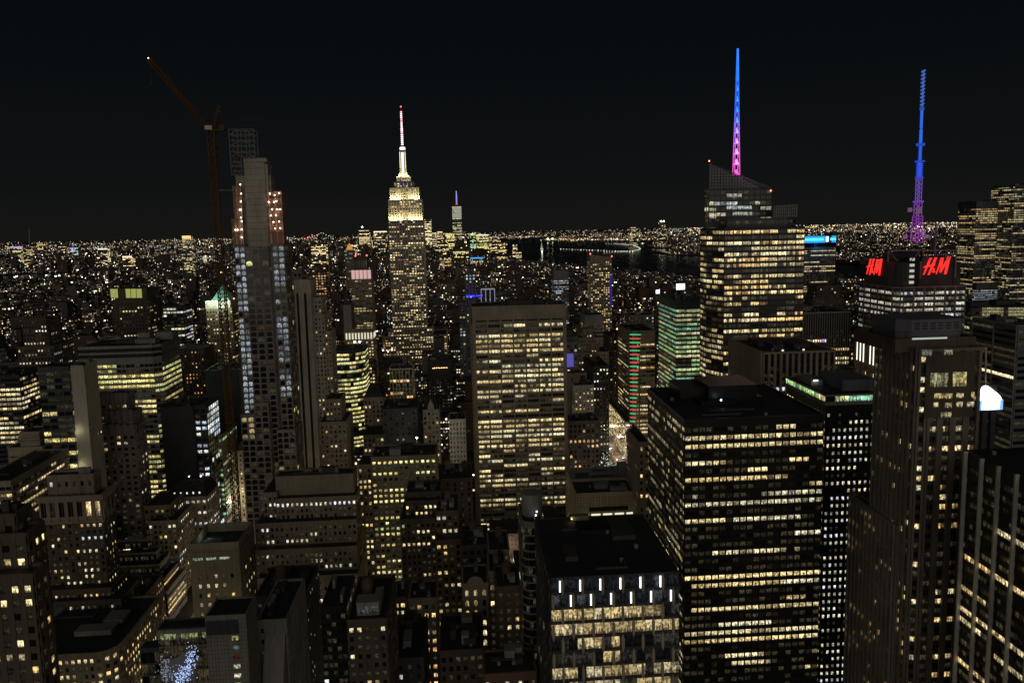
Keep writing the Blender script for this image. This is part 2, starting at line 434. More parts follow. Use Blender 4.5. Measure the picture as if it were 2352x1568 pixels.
# ------------------------------------------------------------------ ground, water, roads
def sheet(name, poly, z, mat):
    me = bpy.data.meshes.new(name); me.from_pydata([(float(p[0]), float(p[1]), z) for p in poly], [], [tuple(range(len(poly)))]); me.materials.append(mat)
    o = bpy.data.objects.new(name, me); COL.objects.link(o); o['kind'] = 'structure'; return o
m_wat, t, b = newmat('water'); b.inputs['Base Color'].default_value = (.006, .009, .012, 1); b.inputs['Roughness'].default_value = .22
tc = t.nodes.new('ShaderNodeTexCoord'); nw = t.nodes.new('ShaderNodeTexNoise'); nw.inputs['Scale'].default_value = .03; nw.inputs['Detail'].default_value = 6; bp = t.nodes.new('ShaderNodeBump'); bp.inputs['Strength'].default_value = .5; bp.inputs['Distance'].default_value = 6
t.links.new(tc.outputs['Object'], nw.inputs['Vector']); t.links.new(nw.outputs[0], bp.inputs['Height']); t.links.new(bp.outputs[0], b.inputs['Normal'])
sheet('water', [(-32000, -1500), (32000, -1500), (32000, 30000), (-32000, 30000)], -3.0, m_wat)
m_land = wallmat('land', (.05, .048, .045), scale=.01)
MANH = [(-1500, -900), (1550, -900), (1450, 1500), (1120, 2700), (880, 3400), (540, 4500), (360, 5400), (320, 6200), (120, 6900), (-300, 6900), (-900, 6300), (-1500, 5600), (-2250, 4900), (-2300, 4000), (-1900, 2800), (-1500, 1500)]
BKLN = [(-31000, -900), (-2200, -900), (-2200, 1500), (-2550, 2800), (-2950, 4000), (-2900, 5000), (-2100, 5800), (-1500, 6600), (-1050, 7400), (-950, 8600), (-700, 10000), (-200, 12000), (300, 13200), (1000, 13300), (2200, 16000), (6000, 29500), (-31000, 29500)]
NJ = [(2900, -900), (31000, -900), (31000, 29500), (6100, 29500), (2400, 16000), (1450, 13000), (1150, 11000), (3050, 9650), (3000, 9100), (1900, 9200), (2050, 8300), (1800, 7400), (1950, 6700), (1560, 6300), (1545, 5750), (1700, 5300), (1990, 4350), (2300, 3200), (2600, 1500)]
sheet('manhattan_ground', MANH, 0.0, m_land); sheet('brooklyn_ground', BKLN, 0.0, m_land); sheet('jersey_ground', NJ, 0.0, m_land)
def inside(p, poly):
    x, y = p; r = False
    for (x0, y0), (x1, y1) in zip(poly, poly[1:]+poly[:1]):
        if (y0 > y) != (y1 > y) and x < (x1-x0)*(y-y0)/(y1-y0)+x0: r = not r
    return r
m_road = wallmat('asphalt', (.05, .05, .052), rough=.7, var=.25, scale=.2)
AVE = [-1210, -990, -770, -610, -455, -310, -167, 162, 430, 712, 995, 1275]
STR = [60+80.5*k for k in range(-4, 84)]
m = MB()
for x in AVE: m.quad((x-11, -400, .06), (x+11, -400, .06), (x+11, 5200, .06), (x-11, 5200, .06))
o = m.build('avenue_road', m_road); o['kind'] = 'structure'
m = MB()
for y in STR: m.quad((-1400, y-5.5, .03), (1300, y-5.5, .03), (1300, y+5.5, .03), (-1400, y+5.5, .03))
o = m.build('street_road', m_road); o['kind'] = 'structure'
m_mark = wallmat('road_paint', (.75, .73, .68), var=.1)
m = MB()
for x in (-167, 162):
    for lx in (-5.5, 0, 5.5):
        y = 300.0
        while y < 1200: m.quad((x+lx-.09, y, .09), (x+lx+.09, y, .09), (x+lx+.09, y+3, .09), (x+lx-.09, y+3, .09)); y += 9
o = m.build('road_marking', m_mark); o['kind'] = 'structure'
m_pave = wallmat('pavement', (.22, .21, .20), var=.2, scale=.3)
m = MB()
for x in (-167, 162):
    for s in (-1, 1):
        for k in range(2, 14):
            y0, y1 = 60+80.5*k+7, 60+80.5*(k+1)-7; m.box(min(x+s*11, x+s*16), max(x+s*11, x+s*16), y0, y1, 0, .13)
o = m.build('pavement', m_pave); o['kind'] = 'structure'
# ------------------------------------------------------------------ the rest of the city
m_city, t, b = newmat('city_wall')
N_ = t.nodes.new; L_k = t.links.new
def math_(op, a, c=None, d=None):
    n = N_('ShaderNodeMath'); n.operation = op
    for i, v in enumerate((a, c, d)):
        if v is None: continue
        if isinstance(v, (int, float)): n.inputs[i].default_value = v
        else: L_k(v, n.inputs[i])
    return n.outputs[0]
ge = N_('ShaderNodeNewGeometry'); se_ = N_('ShaderNodeSeparateXYZ'); L_k(ge.outputs['Position'], se_.inputs[0]); sn = N_('ShaderNodeSeparateXYZ'); L_k(ge.outputs['Normal'], sn.inputs[0])
sd_a = N_('ShaderNodeAttribute'); sd_a.attribute_name = 'trait'; sc_ = N_('ShaderNodeSeparateColor'); L_k(sd_a.outputs['Color'], sc_.inputs[0])
seed, dens, warm, scl = sc_.outputs[0], sc_.outputs[1], sc_.outputs[2], sd_a.outputs['Alpha']
isx = math_('GREATER_THAN', math_('ABSOLUTE', sn.outputs[0]), .5)
isz = math_('GREATER_THAN', math_('ABSOLUTE', sn.outputs[2]), .5)
uu = math_('ADD', math_('MULTIPLY', se_.outputs[0], math_('SUBTRACT', 1, isx)), math_('MULTIPLY', se_.outputs[1], isx))
cu = math_('DIVIDE', uu, math_('MULTIPLY', scl, 30.0)); cv = math_('DIVIDE', se_.outputs[2], math_('MULTIPLY', scl, 36.0))
fu, fv = math_('FLOOR', cu), math_('FLOOR', cv)
def wn(x, y, z):
    c = N_('ShaderNodeCombineXYZ'); L_k(x, c.inputs[0]); L_k(y, c.inputs[1]); L_k(z, c.inputs[2]); w = N_('ShaderNodeTexWhiteNoise'); w.noise_dimensions = '3D'; L_k(c.outputs[0], w.inputs[0]); return w
w1 = wn(fu, fv, math_('MULTIPLY', seed, 997.0)); w2 = wn(math_('FLOOR', math_('DIVIDE', cu, 5.0)), fv, math_('MULTIPLY', seed, 613.0))
val = math_('ADD', math_('MULTIPLY', w1.outputs[0], .55), math_('MULTIPLY', w2.outputs[0], .45))
lit = math_('LESS_THAN', val, math_('MULTIPLY_ADD', dens, .55, .06))
mu = math_('LESS_THAN', math_('ABSOLUTE', math_('SUBTRACT', math_('FRACT', cu), .5)), .29)
mv = math_('LESS_THAN', math_('ABSOLUTE', math_('SUBTRACT', math_('FRACT', cv), .5)), .24)
mask = math_('MULTIPLY', math_('MULTIPLY', mu, mv), math_('SUBTRACT', 1, isz))
sw = N_('ShaderNodeSeparateColor'); L_k(w1.outputs['Color'], sw.inputs[0])
st_ = math_('MULTIPLY_ADD', math_('POWER', sw.outputs[1], 6.0), 4.5, .16)
E_ = math_('MULTIPLY', math_('MULTIPLY', math_('MULTIPLY', lit, mask), st_), math_('ADD', warm, .95))
cr2 = N_('ShaderNodeValToRGB'); L_k(sw.outputs[2], cr2.inputs[0]); cr2.color_ramp.interpolation = 'CONSTANT'
els = cr2.color_ramp.elements; els[0].color = (1, .72, .38, 1); els[1].position = .3; els[1].color = (1, .84, .56, 1)
for p_, c_ in ((.6, (1, .92, .74, 1)), (.82, (.9, .95, 1, 1)), (.93, (1, .55, .25, 1)), (.97, (.7, .85, 1, 1))): e = els.new(p_); e.color = c_
L_k(cr2.outputs[0], b.inputs['Emission Color']); L_k(E_, b.inputs['Emission Strength'])
wb = N_('ShaderNodeTexWhiteNoise'); wb.noise_dimensions = '1D'; L_k(seed, wb.inputs['W']); cr3 = N_('ShaderNodeValToRGB'); L_k(wb.outputs[0], cr3.inputs[0])
els = cr3.color_ramp.elements; els[0].color = (.05, .04, .035, 1); els[1].color = (.20, .18, .15, 1); e = els.new(.4); e.color = (.11, .07, .05, 1); e = els.new(.7); e.color = (.08, .08, .085, 1)
glz = math_('MULTIPLY', mask, .85)
mxx = N_('ShaderNodeMixRGB'); L_k(math_('MAXIMUM', glz, isz), mxx.inputs[0]); L_k(cr3.outputs[0], mxx.inputs[1]); mxx.inputs[2].default_value = (.025, .026, .028, 1)
L_k(mxx.outputs[0], b.inputs['Base Color']); b.inputs['Roughness'].default_value = .8; b.inputs['Specular IOR Level'].default_value = .2
m_city.cycles.emission_sampling = 'NONE'

class City:
    def __init__(s): s.v = []; s.f = []; s.c = []
    def box(s, x0, x1, y0, y1, z0, z1, tr):
        n = len(s.v); s.v += [(x0, y0, z0), (x1, y0, z0), (x1, y1, z0), (x0, y1, z0), (x0, y0, z1), (x1, y0, z1), (x1, y1, z1), (x0, y1, z1)]
        s.f += [(n, n+1, n+5, n+4), (n+1, n+2, n+6, n+5), (n+2, n+3, n+7, n+6), (n+3, n, n+4, n+7), (n+4, n+5, n+6, n+7)]; s.c += [tr]*20
    def block(s, q):
        x0, x1, y0, y1, h, tr, k = q
        if k == 0 or h < 14: s.box(x0, x1, y0, y1, 0, h, tr)
        else:
            hm = h*(.72 if k == 1 else .55); s.box(x0, x1, y0, y1, 0, hm, tr)
            d = min(x1-x0, y1-y0)*.16; s.box(x0+d, x1-d, y0+d, y1-d, hm, h, tr)
        w = (x1-x0); d = (y1-y0); r = random.Random(int(x0*7+y0)); tr2 = (tr[0], 0, tr[2], tr[3])
        for i in range(2 if k else 3):
            if k: a = x0+w*r.uniform(.25, .55); e = y0+d*r.uniform(.25, .5); s.box(a, a+w*.2, e, e+d*.22, h, h+r.uniform(2, 5), tr2)
            else: a = x0+w*r.uniform(.05, .7); e = y0+d*r.uniform(.1, .7); s.box(a, a+w*r.uniform(.1, .25), e, e+d*.2, h, h+r.uniform(1.5, 4), tr2)
        if not k:
            for a0, a1, b0, b1 in ((x0, x1, y0, y0+.4), (x0, x0+.4, y0+.4, y1), (x1-.4, x1, y0+.4, y1)): s.box(a0, a1, b0, b1, h, h+1, tr2)
    def build(s, name, org=(0, 0, 0)):
        me = bpy.data.meshes.new(name); V = np.array(s.v, np.float32)-np.array(org, np.float32)
        me.from_pydata(V.tolist(), [], s.f); me.materials.append(m_city)
        a = me.attributes.new('trait', 'FLOAT_COLOR', 'CORNER'); a.data.foreach_set('color', np.array(s.c, np.float32).ravel())
        o = bpy.data.objects.new(name, me); COL.objects.link(o); o.location = org; return o

def city():
    # screen rectangles of the named towers, so that ordinary houses do not hide them
    HB = []; foot = []
    for b_ in BLD:
        for (x0, x1, y0, y1, z0, z1) in b_.boxes: foot.append((x0-3, x1+3, y0-3, y1+3))
        bb = np.array(b_.boxes); zt = bb[:, 5].max(); i = int(bb[:, 5].argmax()); Yh = bb[i, 2]
        u0 = proj((bb[i, 0], Yh, zt))[0]; u1 = proj((bb[i, 1], Yh, zt))[0]
        HB.append((min(u0, u1), max(u0, u1), Yh, proj(((bb[i, 0]+bb[i, 1])/2, Yh, zt*(.30 if Yh < 2000 else .45)))[1]))
    foot = np.array(foot); HB = np.array(HB)
    rg = random.Random(11); out = []
    for s in STR:
        if s < 130 or s > 6850: continue
        for half in (0, 1):
            y0 = s+8+half*33; y1 = y0+31
            for a0, a1 in zip([-2250, -1900, -1550]+AVE, [-1930, -1580, -1230]+[a-16 for a in AVE[1:]]+[1500]):
                x = a0+16
                while x < a1-8:
                    w = min(rg.uniform(16, 42), a1-x)
                    if a1-x-w < 9: w = a1-x
                    X0, X1 = x+.2, x+w-.2; x += w
                    if not inside(((X0+X1)/2, y0), MANH): continue
                    if X0 < 160 and X1 > -60 and 690 < y0 < 800: continue          # the park
                    ua = proj((X0, y0, 0))[0]; ub = proj((X1, y0, 0))[0]
                    if max(ua, ub) < -120 or min(ua, ub) > 2470: continue
                    if ((foot[:, 0] < X1) & (foot[:, 1] > X0) & (foot[:, 2] < y1) & (foot[:, 3] > y0)).any(): continue
                    core = abs(X0-50) < 500
                    if s < 640: h = rg.uniform(12, 30)
                    elif s < 1400: h = rg.choice((20, 30, 40, 50, 62, 75, 90))*rg.uniform(.8, 1.2)*(1 if core else .8)
                    elif s < 2300: h = rg.choice((15, 20, 30, 40, 55, 70))*rg.uniform(.8, 1.2)
                    elif s < 4300: h = rg.uniform(12, 30) if rg.random() > .1 else rg.uniform(35, 80)
                    elif -1100 < X0 < 500: h = rg.uniform(20, 70) if rg.random() > .3 else rg.uniform(70, 175)
                    else: h = rg.uniform(14, 45)
                    if s > 2300 and X0 > 180: h = min(h, rg.uniform(10, 26))
                    if X0 < -1250: h = min(h, 40) if rg.random() > .1 else h
                    xm = sorted((ua, ub)); sel = (HB[:, 0] < xm[1]) & (HB[:, 1] > xm[0]) & (HB[:, 2] > y0+4)
                    if sel.any():
                        yb = HB[sel, 3].max() if s < 640 else HB[sel, 3].max()
                        dz = (CAM_H-0)*1.0
                        while h > 9 and proj(((X0+X1)/2, y0, h))[1] < yb: h *= .88
                    dn = rg.random()**1.7*.6+.05
                    sc_l = .1*(1+max(0, (y0-900)/1800.0))
                    sc_l = min(sc_l, .32)
                    if s < 640: dn = dn*1.1+.05
                    out.append((X0, X1, y0, y1, h, (rg.random(), dn, rg.uniform(.1, .9), sc_l), rg.choice((0, 0, 0, 1, 2))))
    # which ones show largest
    O = np.array([0, 0, CAM_H]); A = np.array([q[:5] for q in out]); hb = np.array([q for b_ in BLD for q in b_.boxes])
    boxes = np.vstack([hb, np.c_[A[:, 0], A[:, 1], A[:, 2], A[:, 3], A[:, 0]*0, A[:, 4]]])
    vis = np.zeros(len(out))
    for fz in (.95, .6):
        P = np.c_[(A[:, 0]+A[:, 1])/2, A[:, 2]-.05, A[:, 4]*fz]; D = P-O
        px, py = proj(P); ok = (px > 0) & (px < 2352) & (py < 1568)
        idx = [i for i in np.argsort(A[:, 2])[:4200] if ok[i]]
        D2 = D[idx]; hid = np.zeros(len(idx), bool)
        for q in boxes:
            if q[2] > 3000: continue
            with np.errstate(divide='ignore', invalid='ignore'):
                t0 = (q[[0, 2, 4]]-O)/D2; t1 = (q[[1, 3, 5]]-O)/D2
            lo = np.minimum(t0, t1).max(1); hi = np.maximum(t0, t1).min(1); hid |= (lo < hi) & (lo < .998)
        for i, h_ in zip(idx, hid):
            if not h_: vis[i] += 1
    size = vis*(A[:, 1]-A[:, 0])*A[:, 4]/A[:, 2]**2
    order = np.argsort(-size)[:200]; single = set(int(i) for i in order if size[i] > 0)
    rest = City()
    for i, q in enumerate(out):
        if i in single:
            c = City(); c.block(q); o = c.build('city_block', ((q[0]+q[1])/2, (q[2]+q[3])/2, 0))
            near = 'low dark-roofed building down between the midtown towers' if q[2] < 700 else ('ordinary block with scattered lit windows in the streets just beyond the midtown towers' if q[2] < 1300 else 'distant ordinary block with specks of window light in the carpet of rooftops')
            tag(o, near, 'building', 'low buildings between the towers' if q[2] < 700 else ('blocks beyond the midtown towers' if q[2] < 1300 else 'distant ordinary blocks'))
        else: rest.block(q)
    # boroughs across the rivers: low houses
    for k in range(5200):
        Yk = 3000*math.exp(rg.random()*2.1); X = Yk*rg.uniform(-.75, .8)
        if not (inside((X, Yk), BKLN) or inside((X, Yk), NJ)): continue
        w = rg.uniform(20, 70); h = rg.uniform(8, 22) if rg.random() > .06 else rg.uniform(30, 90)
        rest.block((X, X+w, Yk, Yk+w, h, (rg.random(), rg.random()**2*.5, rg.uniform(.3, 1), min(1.0, .25*Yk/4000)), 0))
    for k in range(150):      # towers of the two waterfront downtowns
        if k < 70: X, Yk, h = rg.gauss(-3300, 500), rg.gauss(6200, 500), rg.uniform(40, 150)
        else: X, Yk, h = rg.gauss(2150, 280), rg.gauss(6100, 500), rg.uniform(40, 150)
        if inside((X, Yk), BKLN) or inside((X, Yk), NJ): rest.block((X, X+35, Yk, Yk+35, h, (rg.random(), rg.uniform(.15, .6), rg.uniform(.3, 1), .3), 0))
    o = rest.build('city_rooftops'); tag(o, 'carpet of ordinary rooftops and lit windows reaching to the horizon', 'city', kind='stuff')
# ------------------------------------------------------------------ the towers (pixel columns of the photo + distance down the avenue)
def hero(name, label, x0, x1, yt, Y, D, st, cat='building', clut=2, tank=False, roofc='roof', **k):
    b_ = B(name, label, cat, roofc=roofc); b_.rect(x0, x1, yt, Y, D, st, **k)
    if clut: b_.clutter(clut, tank=tank)
    return b_

# --- lower left corner
b_ = B('brick_tower', 'brown brick tower with paired yellow windows cut off by the lower left corner', 'tower')
s_ = ST(mat='brown', bw=3.0, fh=3.5, ww=.52, wh=.5, lit=.36, per=.35, pal='warm', split=1, dim=.7)
b_.rect(-70, 76, 1318, 185, 6, s_); b_.rect(-70, 60, 1225, 190, 8, s_); b_.rect(-60, 34, 1180, 193, 7, s_); b_.clutter(2)

b_ = B('corniced_tower', 'tall brown brick tower with a pale cornice and stepped attic, left of the grid-faced ziggurat', 'tower')
s_ = ST(mat='brown', bw=3.1, fh=3.6, ww=.42, wh=.5, lit=.3, per=.4, pal='mix', dim=.6)
sc_ = ST(mat='stone', bw=4.6, fh=9.5, ww=.6, wh=.85, pd=.7, lit=.12, per=.3, pal='warm', split=2, dim=.4)
a = at(90, 1138, 412); c = at(232, 1138, 412); z = float(at(160, 1138, 412)[2])
b_.tier([(a[0], 412), (c[0], 412), (c[0], 425), (a[0], 425)], 0, z-14, s_, roof=False, parapet=0)
b_.tier([(a[0]-.3, 411.7), (c[0]+.3, 411.7), (c[0]+.3, 425), (a[0]-.3, 425)], z-14, z-1.6, sc_)
m = MB(); m.box(a[0]-1.6, c[0]+1.6, 410.2, 412.2, z-2.6, z+.4); m.box(c[0]-.2, c[0]+1.6, 412.2, 426, z-2.6, z+.4); m.box(a[0]-1.2, c[0]+1.2, 410.6, 412.0, z-15, z-14); b_.add('cornice', m, 'stone')
b_.rect(107, 214, 1089, 416, 8, ST(mat='stone', bw=4, fh=6, lit=.12, ww=.4, wh=.45), z0=z-.5)
b_.rect(94, 256, 1352, 404, 22, s_); b_.rect(100, 278, 1378, 398, 28, ST(mat='darkbrick', bw=3.1, fh=3.7, ww=.42, wh=.5, lit=.2, per=.5, pal='wht'))
b_.clutter(2, which=1)

b_ = B('round_cornered_building', 'low stone building with a curved corner and flat dark roof at the bottom left', 'building')
c = at(262, 1500, 352); zc = float(c[2])
pl = [(c[0]-75, 352), (c[0]-9, 352)]+[(c[0]-9+9*math.sin(q), 361-9*math.cos(q)) for q in (math.pi/8, math.pi/4, 3*math.pi/8)]+[(c[0], 361), (c[0], 408), (c[0]-75, 408)]
s_ = ST(mat='tan', bw=2.9, fh=3.8, ww=.5, wh=.55, lit=.42, per=.4, pal='warm', pd=.3)
b_.tier(pl, 0, zc, s_); b_.clutter(5, hmax=3, mats=('charcoal', 'charcoal', 'grey'))
b_ = B('brick_wing', 'brick block with pale roof terrace along the avenue, behind the round-cornered building', 'building')
a = at(300, 1400, 415)
b_.tier([(a[0]-16, 412), (a[0]+6, 412), (a[0]+6, 446), (a[0]-16, 446)], 0, float(at(330, 1385, 412)[2]), ST(mat='redbrick', bw=2.9, fh=3.6, ww=.4, wh=.55, lit=.35, per=.3, pal='warm'))
b_.clutter(1, mats=('tan',))

b_ = B('stepped_office', 'dark stepped office block with white grid facades, terraces rising like a ziggurat', 'office block')
s_ = ST(mat='grey', smat='charcoal', bw=1.7, fh=3.5, ww=.86, wh=.7, pd=.25, sd=.12, lit=.07, per=.8, pal='warm', dim=.5)
side = OFF(mat='grey', bw=3, fh=3.5, ww=.9, wh=.5, lit=.5, per=.8, pal='warm', pd=.15, sd=.3)
Yb = 474
for i, (x0, x1, yt) in enumerate(((269, 345, 1237), (268, 358, 1267), (268, 366, 1295), (268, 376, 1329), (268, 383, 1357))):
    Yf = Yb+(4-i)*7.5
    a = at(x0, yt, Yf); c = at(x1, yt, Yf); z1 = float(at(x1, yt, Yf)[2])
    b_.tier([(a[0], Yf), (c[0], Yf), (c[0], Yb+32), (a[0], Yb+32)], 0, z1-1, s_, stys={1: side})
b_.clutter(3, which=0)

b_ = B('mansard_building', 'pale stone building with a dark mansard roof and rows of white lit windows', 'building')
s_ = ST(mat='stone', bw=4.2, fh=4.1, ww=.55, wh=.5, lit=.8, per=.7, pal='wht', split=2, rows=lambda r, n: (.95, .02, .5, .02, .9, .9, .6, .4, .3, .3, .3)[min(r, 10)], gain=1.0, top=1.5)
b_.rect(385, 475, 1140, 545, 24, s_, parapet=.6, roof=False); z = b_.last[4]; X0, X1 = b_.last[:2]
m = MB(); m.frustum([(X0-.5, 544.5), (X1+.5, 544.5), (X1+.5, 569.5), (X0-.5, 569.5)], z+.6, [(X0+3, 549), (X1-3, 549), (X1-3, 565), (X0+3, 565)], z+9)
for q in range(5): xx = X0+5+q*(X1-X0-10)/4; m.box(xx-.8, xx+.8, 545.2, 548, z+2, z+4.4)
b_.add('mansard_roof', m, 'roof')
m = MB()
for q in range(5): xx = X0+5+q*(X1-X0-10)/4; m.box(xx-.5, xx+.5, 545.0, 545.2, z+2.5, z+3.9)
b_.add('dormer_window', m, emis('e_dormer', (1, .95, .8), 1.0))
b_.lamps('roof_light', [(X0+12, 556, z+12), (X0+20, 557, z+11.5)], .6, 3, emis('e_white', (.9, .95, 1), 6))

b_ = B('terraced_building', 'narrow grey corner block between the ziggurat and the mansard building', 'building')
b_.rect(330, 390, 1160, 520, 30, ST(mat='stone', bw=3.5, fh=3.7, lit=.2, per=.3)); b_.rect(340, 405, 1195, 512, 40, ST(mat='stone', bw=3.2, fh=3.7, lit=.25, per=.3)); b_.clutter(2)

b_ = B('open_roofed_building', 'plain tan block whose sunken roof glows green, with a grid of yellow windows', 'building')
a = at(434, 1246, 400); c = at(548, 1246, 400); z = float(at(490, 1246, 400)[2]); DK = float(atz(575, 1197, z)[1]); X0, X1 = a[0], c[0]
s_ = ST(mat='tan', bw=4.6, fh=5.3, ww=.36, wh=.42, lit=.55, per=.3, pal='warm', top=11, dim=.8, edge=2.2, skip=.1)
b_.tier([(X0, 400), (X1, 400), (X1, DK), (X0, DK)], 0, z-5, s_, parapet=0, roof=True)
m = MB()
for q in ((X0, X1, 400, 400.8), (X0, X1, DK-.8, DK), (X0, X0+.8, 400.8, DK-.8), (X1-.8, X1, 400.8, DK-.8)): m.box(*q, z-5, z)
b_.add('parapet', m, 'tan'); b_.unit(X0+6, X0+14, 406, 413, z-5, 2.2, 'bluegrey'); b_.unit(X0+16, X0+23, 404, 420, z-5, 1.6, 'charcoal')
win3 = []
for q in range(3): win3.append(([(X0+1.5+q*7, 399.6, z-9.4), (X0+6.6+q*7, 399.6, z-9.4), (X0+6.6+q*7, 399.6, z-7.9), (X0+1.5+q*7, 399.6, z-7.9)], (.35, .42, .3)))
b_.wins += win3
GREENLAMP = (X0+5, 415, z-2)

b_ = B('panelled_tower', 'grey panelled block with a blank dark rectangle high on its face, beside the glass hall', 'building')
a = at(470, 1412, 262); c = at(564, 1412, 262); z = float(at(517, 1412, 262)[2]); X0, X1 = float(a[0]), float(c[0])
DK = float(atz(540, 1370, z)[1])
b_.tier([(X0, 262), (X1, 262), (X1, DK), (X0, DK)], 0, z-.6, ST(mat='grey', smat='charcoal', bw=1.15, fh=1.5, ww=.0, wh=1.0, pd=.03, sd=.02, lit=0), parapet=.6)
m = MB()
for k in range(13): xx = X0+(k+.5)*(X1-X0)/13; m.box(xx-.03, xx+.03, 261.93, 262.0, 0, z-.5)
for k in range(60): m.box(X0, X1, 261.95, 262.0, z-1.6*k-1.65, z-1.6*k-1.55)
b_.add('panel_joints', m, 'black')
m = MB(); m.box(X0+.2, X1-2.6, 261.8, 262.1, z-7.2, z-1.9); b_.add('blank_panel', m, 'charcoal')
for k, (col, dz) in enumerate((((.42, .42, .16), 9.5), ((.10, .11, .12), 13.2), ((.05, .008, .008), 16.6), ((.55, .48, .33), 20.2), ((.95, .82, .6), 23.8), ((.5, .45, .32), 27.3))):
    b_.wins.append(([(X0+8.9, 261.9, z-dz), (X0+11.2, 261.9, z-dz), (X0+11.2, 261.9, z-dz+1.7), (X0+8.9, 261.9, z-dz+1.7)], col))
b_.clutter(0)

b_ = B('glass_hall', 'glass fronted shop hall with a blue white light display behind its panes', 'shop')
a = at(361, 1441, 290); c = at(474, 1441, 290); z = float(at(417, 1441, 290)[2]); X0, X1 = float(a[0]), float(c[0])
DK = float(atz(420, 1419, z)[1])
b_.tier([(X0, 290), (X1, 290), (X1, DK), (X0, DK)], 0, z-.6, ST(mat='glassgrey', smat='grey', bw=2.4, fh=5.0, ww=.93, wh=.9, pd=.12, sd=.1, lit=.0, dim=1.0, top=2.0), parapet=.6)
b_.tier([(X0-8, 292), (X0, 292), (X0, DK), (X0-8, DK)], 0, z-9, ST(mat='glassgrey', bw=2.4, fh=5.0, ww=.93, wh=.9, pd=.12, lit=0, dim=.6), parapet=.4)
for k in range(14):
    xx = X0+.8+k*1.62
    if xx+1.4 < X1: b_.wins.append(([(xx, 289.9, z-4.6), (xx+1.45, 289.9, z-4.6), (xx+1.45, 289.9, z-2.2), (xx, 289.9, z-2.2)], (.30, .32, .14) if k not in (4, 9) else (.06, .06, .04)))
m = MB()
for k in range(260):
    u = rng.random(); xx = X0+(X1-X0)*(.30+.42*u+rng.gauss(0, .07)); zz = z-22+13*u*u+rng.gauss(0, 2.0)
    m.box(xx-.11, xx+.11, 289.5, 289.7, zz-.13, zz+.13)
b_.add('light_display', m, emis('e_bluewhite', (.45, .6, 1), 1.3))
m = MB()
for k in range(90): xx = X0+(X1-X0)*rng.gauss(.10, .08); zz = z-17+rng.gauss(0, 3.2); m.box(xx-.16, xx+.16, 289.5, 289.7, zz-.18, zz+.18)
b_.add('pale_light_display', m, emis('e_paleblue', (.55, .65, .85), .3))
m = MB(); m.prism([(X0+2, 289.72), (X0+13, 289.72), (X0+13, 289.8), (X0+2, 289.8)], z-22, z-9, ztop=[z-15, z-8, z-8, z-15]); b_.add('frosted_screen', m, emis('e_frost', (.55, .5, .6), .05))

b_ = B('dark_roofed_block', 'low dark block with cluttered roofs right of the grey panelled block', 'building')
b_.rect(586, 702, 1366, 330, 30, ST(mat='charcoal', bw=4, fh=4.5, lit=.3, per=.3, pal='wht', ww=.4, wh=.4)); b_.clutter(4, tank=True)
b_.rect(590, 658, 1421, 285, 34, ST(mat='grey', bw=4, fh=4.5, lit=.05, ww=.3, wh=.4, pal='neut')); b_.clutter(4, hmax=2)
X0, X1 = b_.last[:2]; z = b_.last[4]
m = MB(); m.prism([(X0+3, 276), (X1-.5, 276), (X1-.5, 285), (X0+3, 285)], 0, z-24, ztop=[z-22, z-22, z-2, z-2]); b_.add('sloped_roof', m, 'grey')

# --- middle bottom, low blocks
b_ = B('bulkhead_building', 'dark brick building with a lit glass bulkhead on its roof, bottom centre left', 'building')
s_ = ST(mat='darkbrick', bw=2.6, fh=3.4, ww=.5, wh=.5, lit=.25, per=.3, pal='warm')
b_.rect(797, 888, 1420, 262, 34, s_); b_.clutter(3, tank=True); X0, X1, z = b_.last[0], b_.last[1], b_.last[4]
m = MB(); m.box(X0+3, X0+11, 266, 272, z, z+5); m.box(X0+2.7, X0+11.3, 265.7, 272.3, z+5, z+5.3); b_.add('bulkhead', m, 'grey')
for q in range(3): b_.wins.append(([(X0+3.6+q*2.4, 265.9, z+1), (X0+5.7+q*2.4, 265.9, z+1), (X0+5.7+q*2.4, 265.9, z+3.8), (X0+3.6+q*2.4, 265.9, z+3.8)], (.06, .06, .055)))
hero('black_grid_building', 'black slender building with faint blue specks left of the bulkhead building', 736, 793, 1392, 280, 26, ST(mat='black', bw=2, fh=3.3, ww=.8, wh=.6, lit=.03, per=.2, pal='cool', dim=.5, pd=.12))
hero('low_dark_building', 'low dark building with bare roof at the bottom centre', 866, 972, 1510, 300, 40, ST(mat='charcoal', bw=4, fh=4, lit=.1, per=.3, pal='cool', ww=.4), clut=6)
hero('yellow_lit_house', 'yellow brick house with glowing orange windows at the bottom centre', 938, 1003, 1372, 335, 18, ST(mat='tan', bw=3.3, fh=4.2, ww=.5, wh=.5, lit=.65, per=.3, pal='orng'))
hero('narrow_brick_house', 'narrow dark brick house left of the yellow brick house', 903, 932, 1370, 338, 16, ST(mat='redbrick', bw=2.4, fh=3.6, ww=.6, wh=.55, lit=.5, per=.3, pal='warm'))
b_ = hero('baroque_front', 'ornate pale house front with an arched gable and lit balcony windows', 1062, 1121, 1338, 342, 20, ST(mat='stone', bw=4.6, fh=5.0, ww=.4, wh=.6, lit=.6, per=.2, pal='warm', arch=True), clut=1)
X0, X1, Y0, Y1, z = b_.last; m = MB(); xm = (X0+X1)/2
for q in range(6):
    a0, a1 = math.pi*q/6, math.pi*(q+1)/6
    m.prism([(xm+4*math.cos(a1), Y0-.4), (xm+4*math.cos(a0), Y0-.4), (xm+4*math.cos(a0), Y0+.5), (xm+4*math.cos(a1), Y0+.5)], z, z+1, ztop=[z+1+3.4*math.sin(a1), z+1+3.4*math.sin(a0)]*1+[z+1+3.4*math.sin(a0), z+1+3.4*math.sin(a1)])
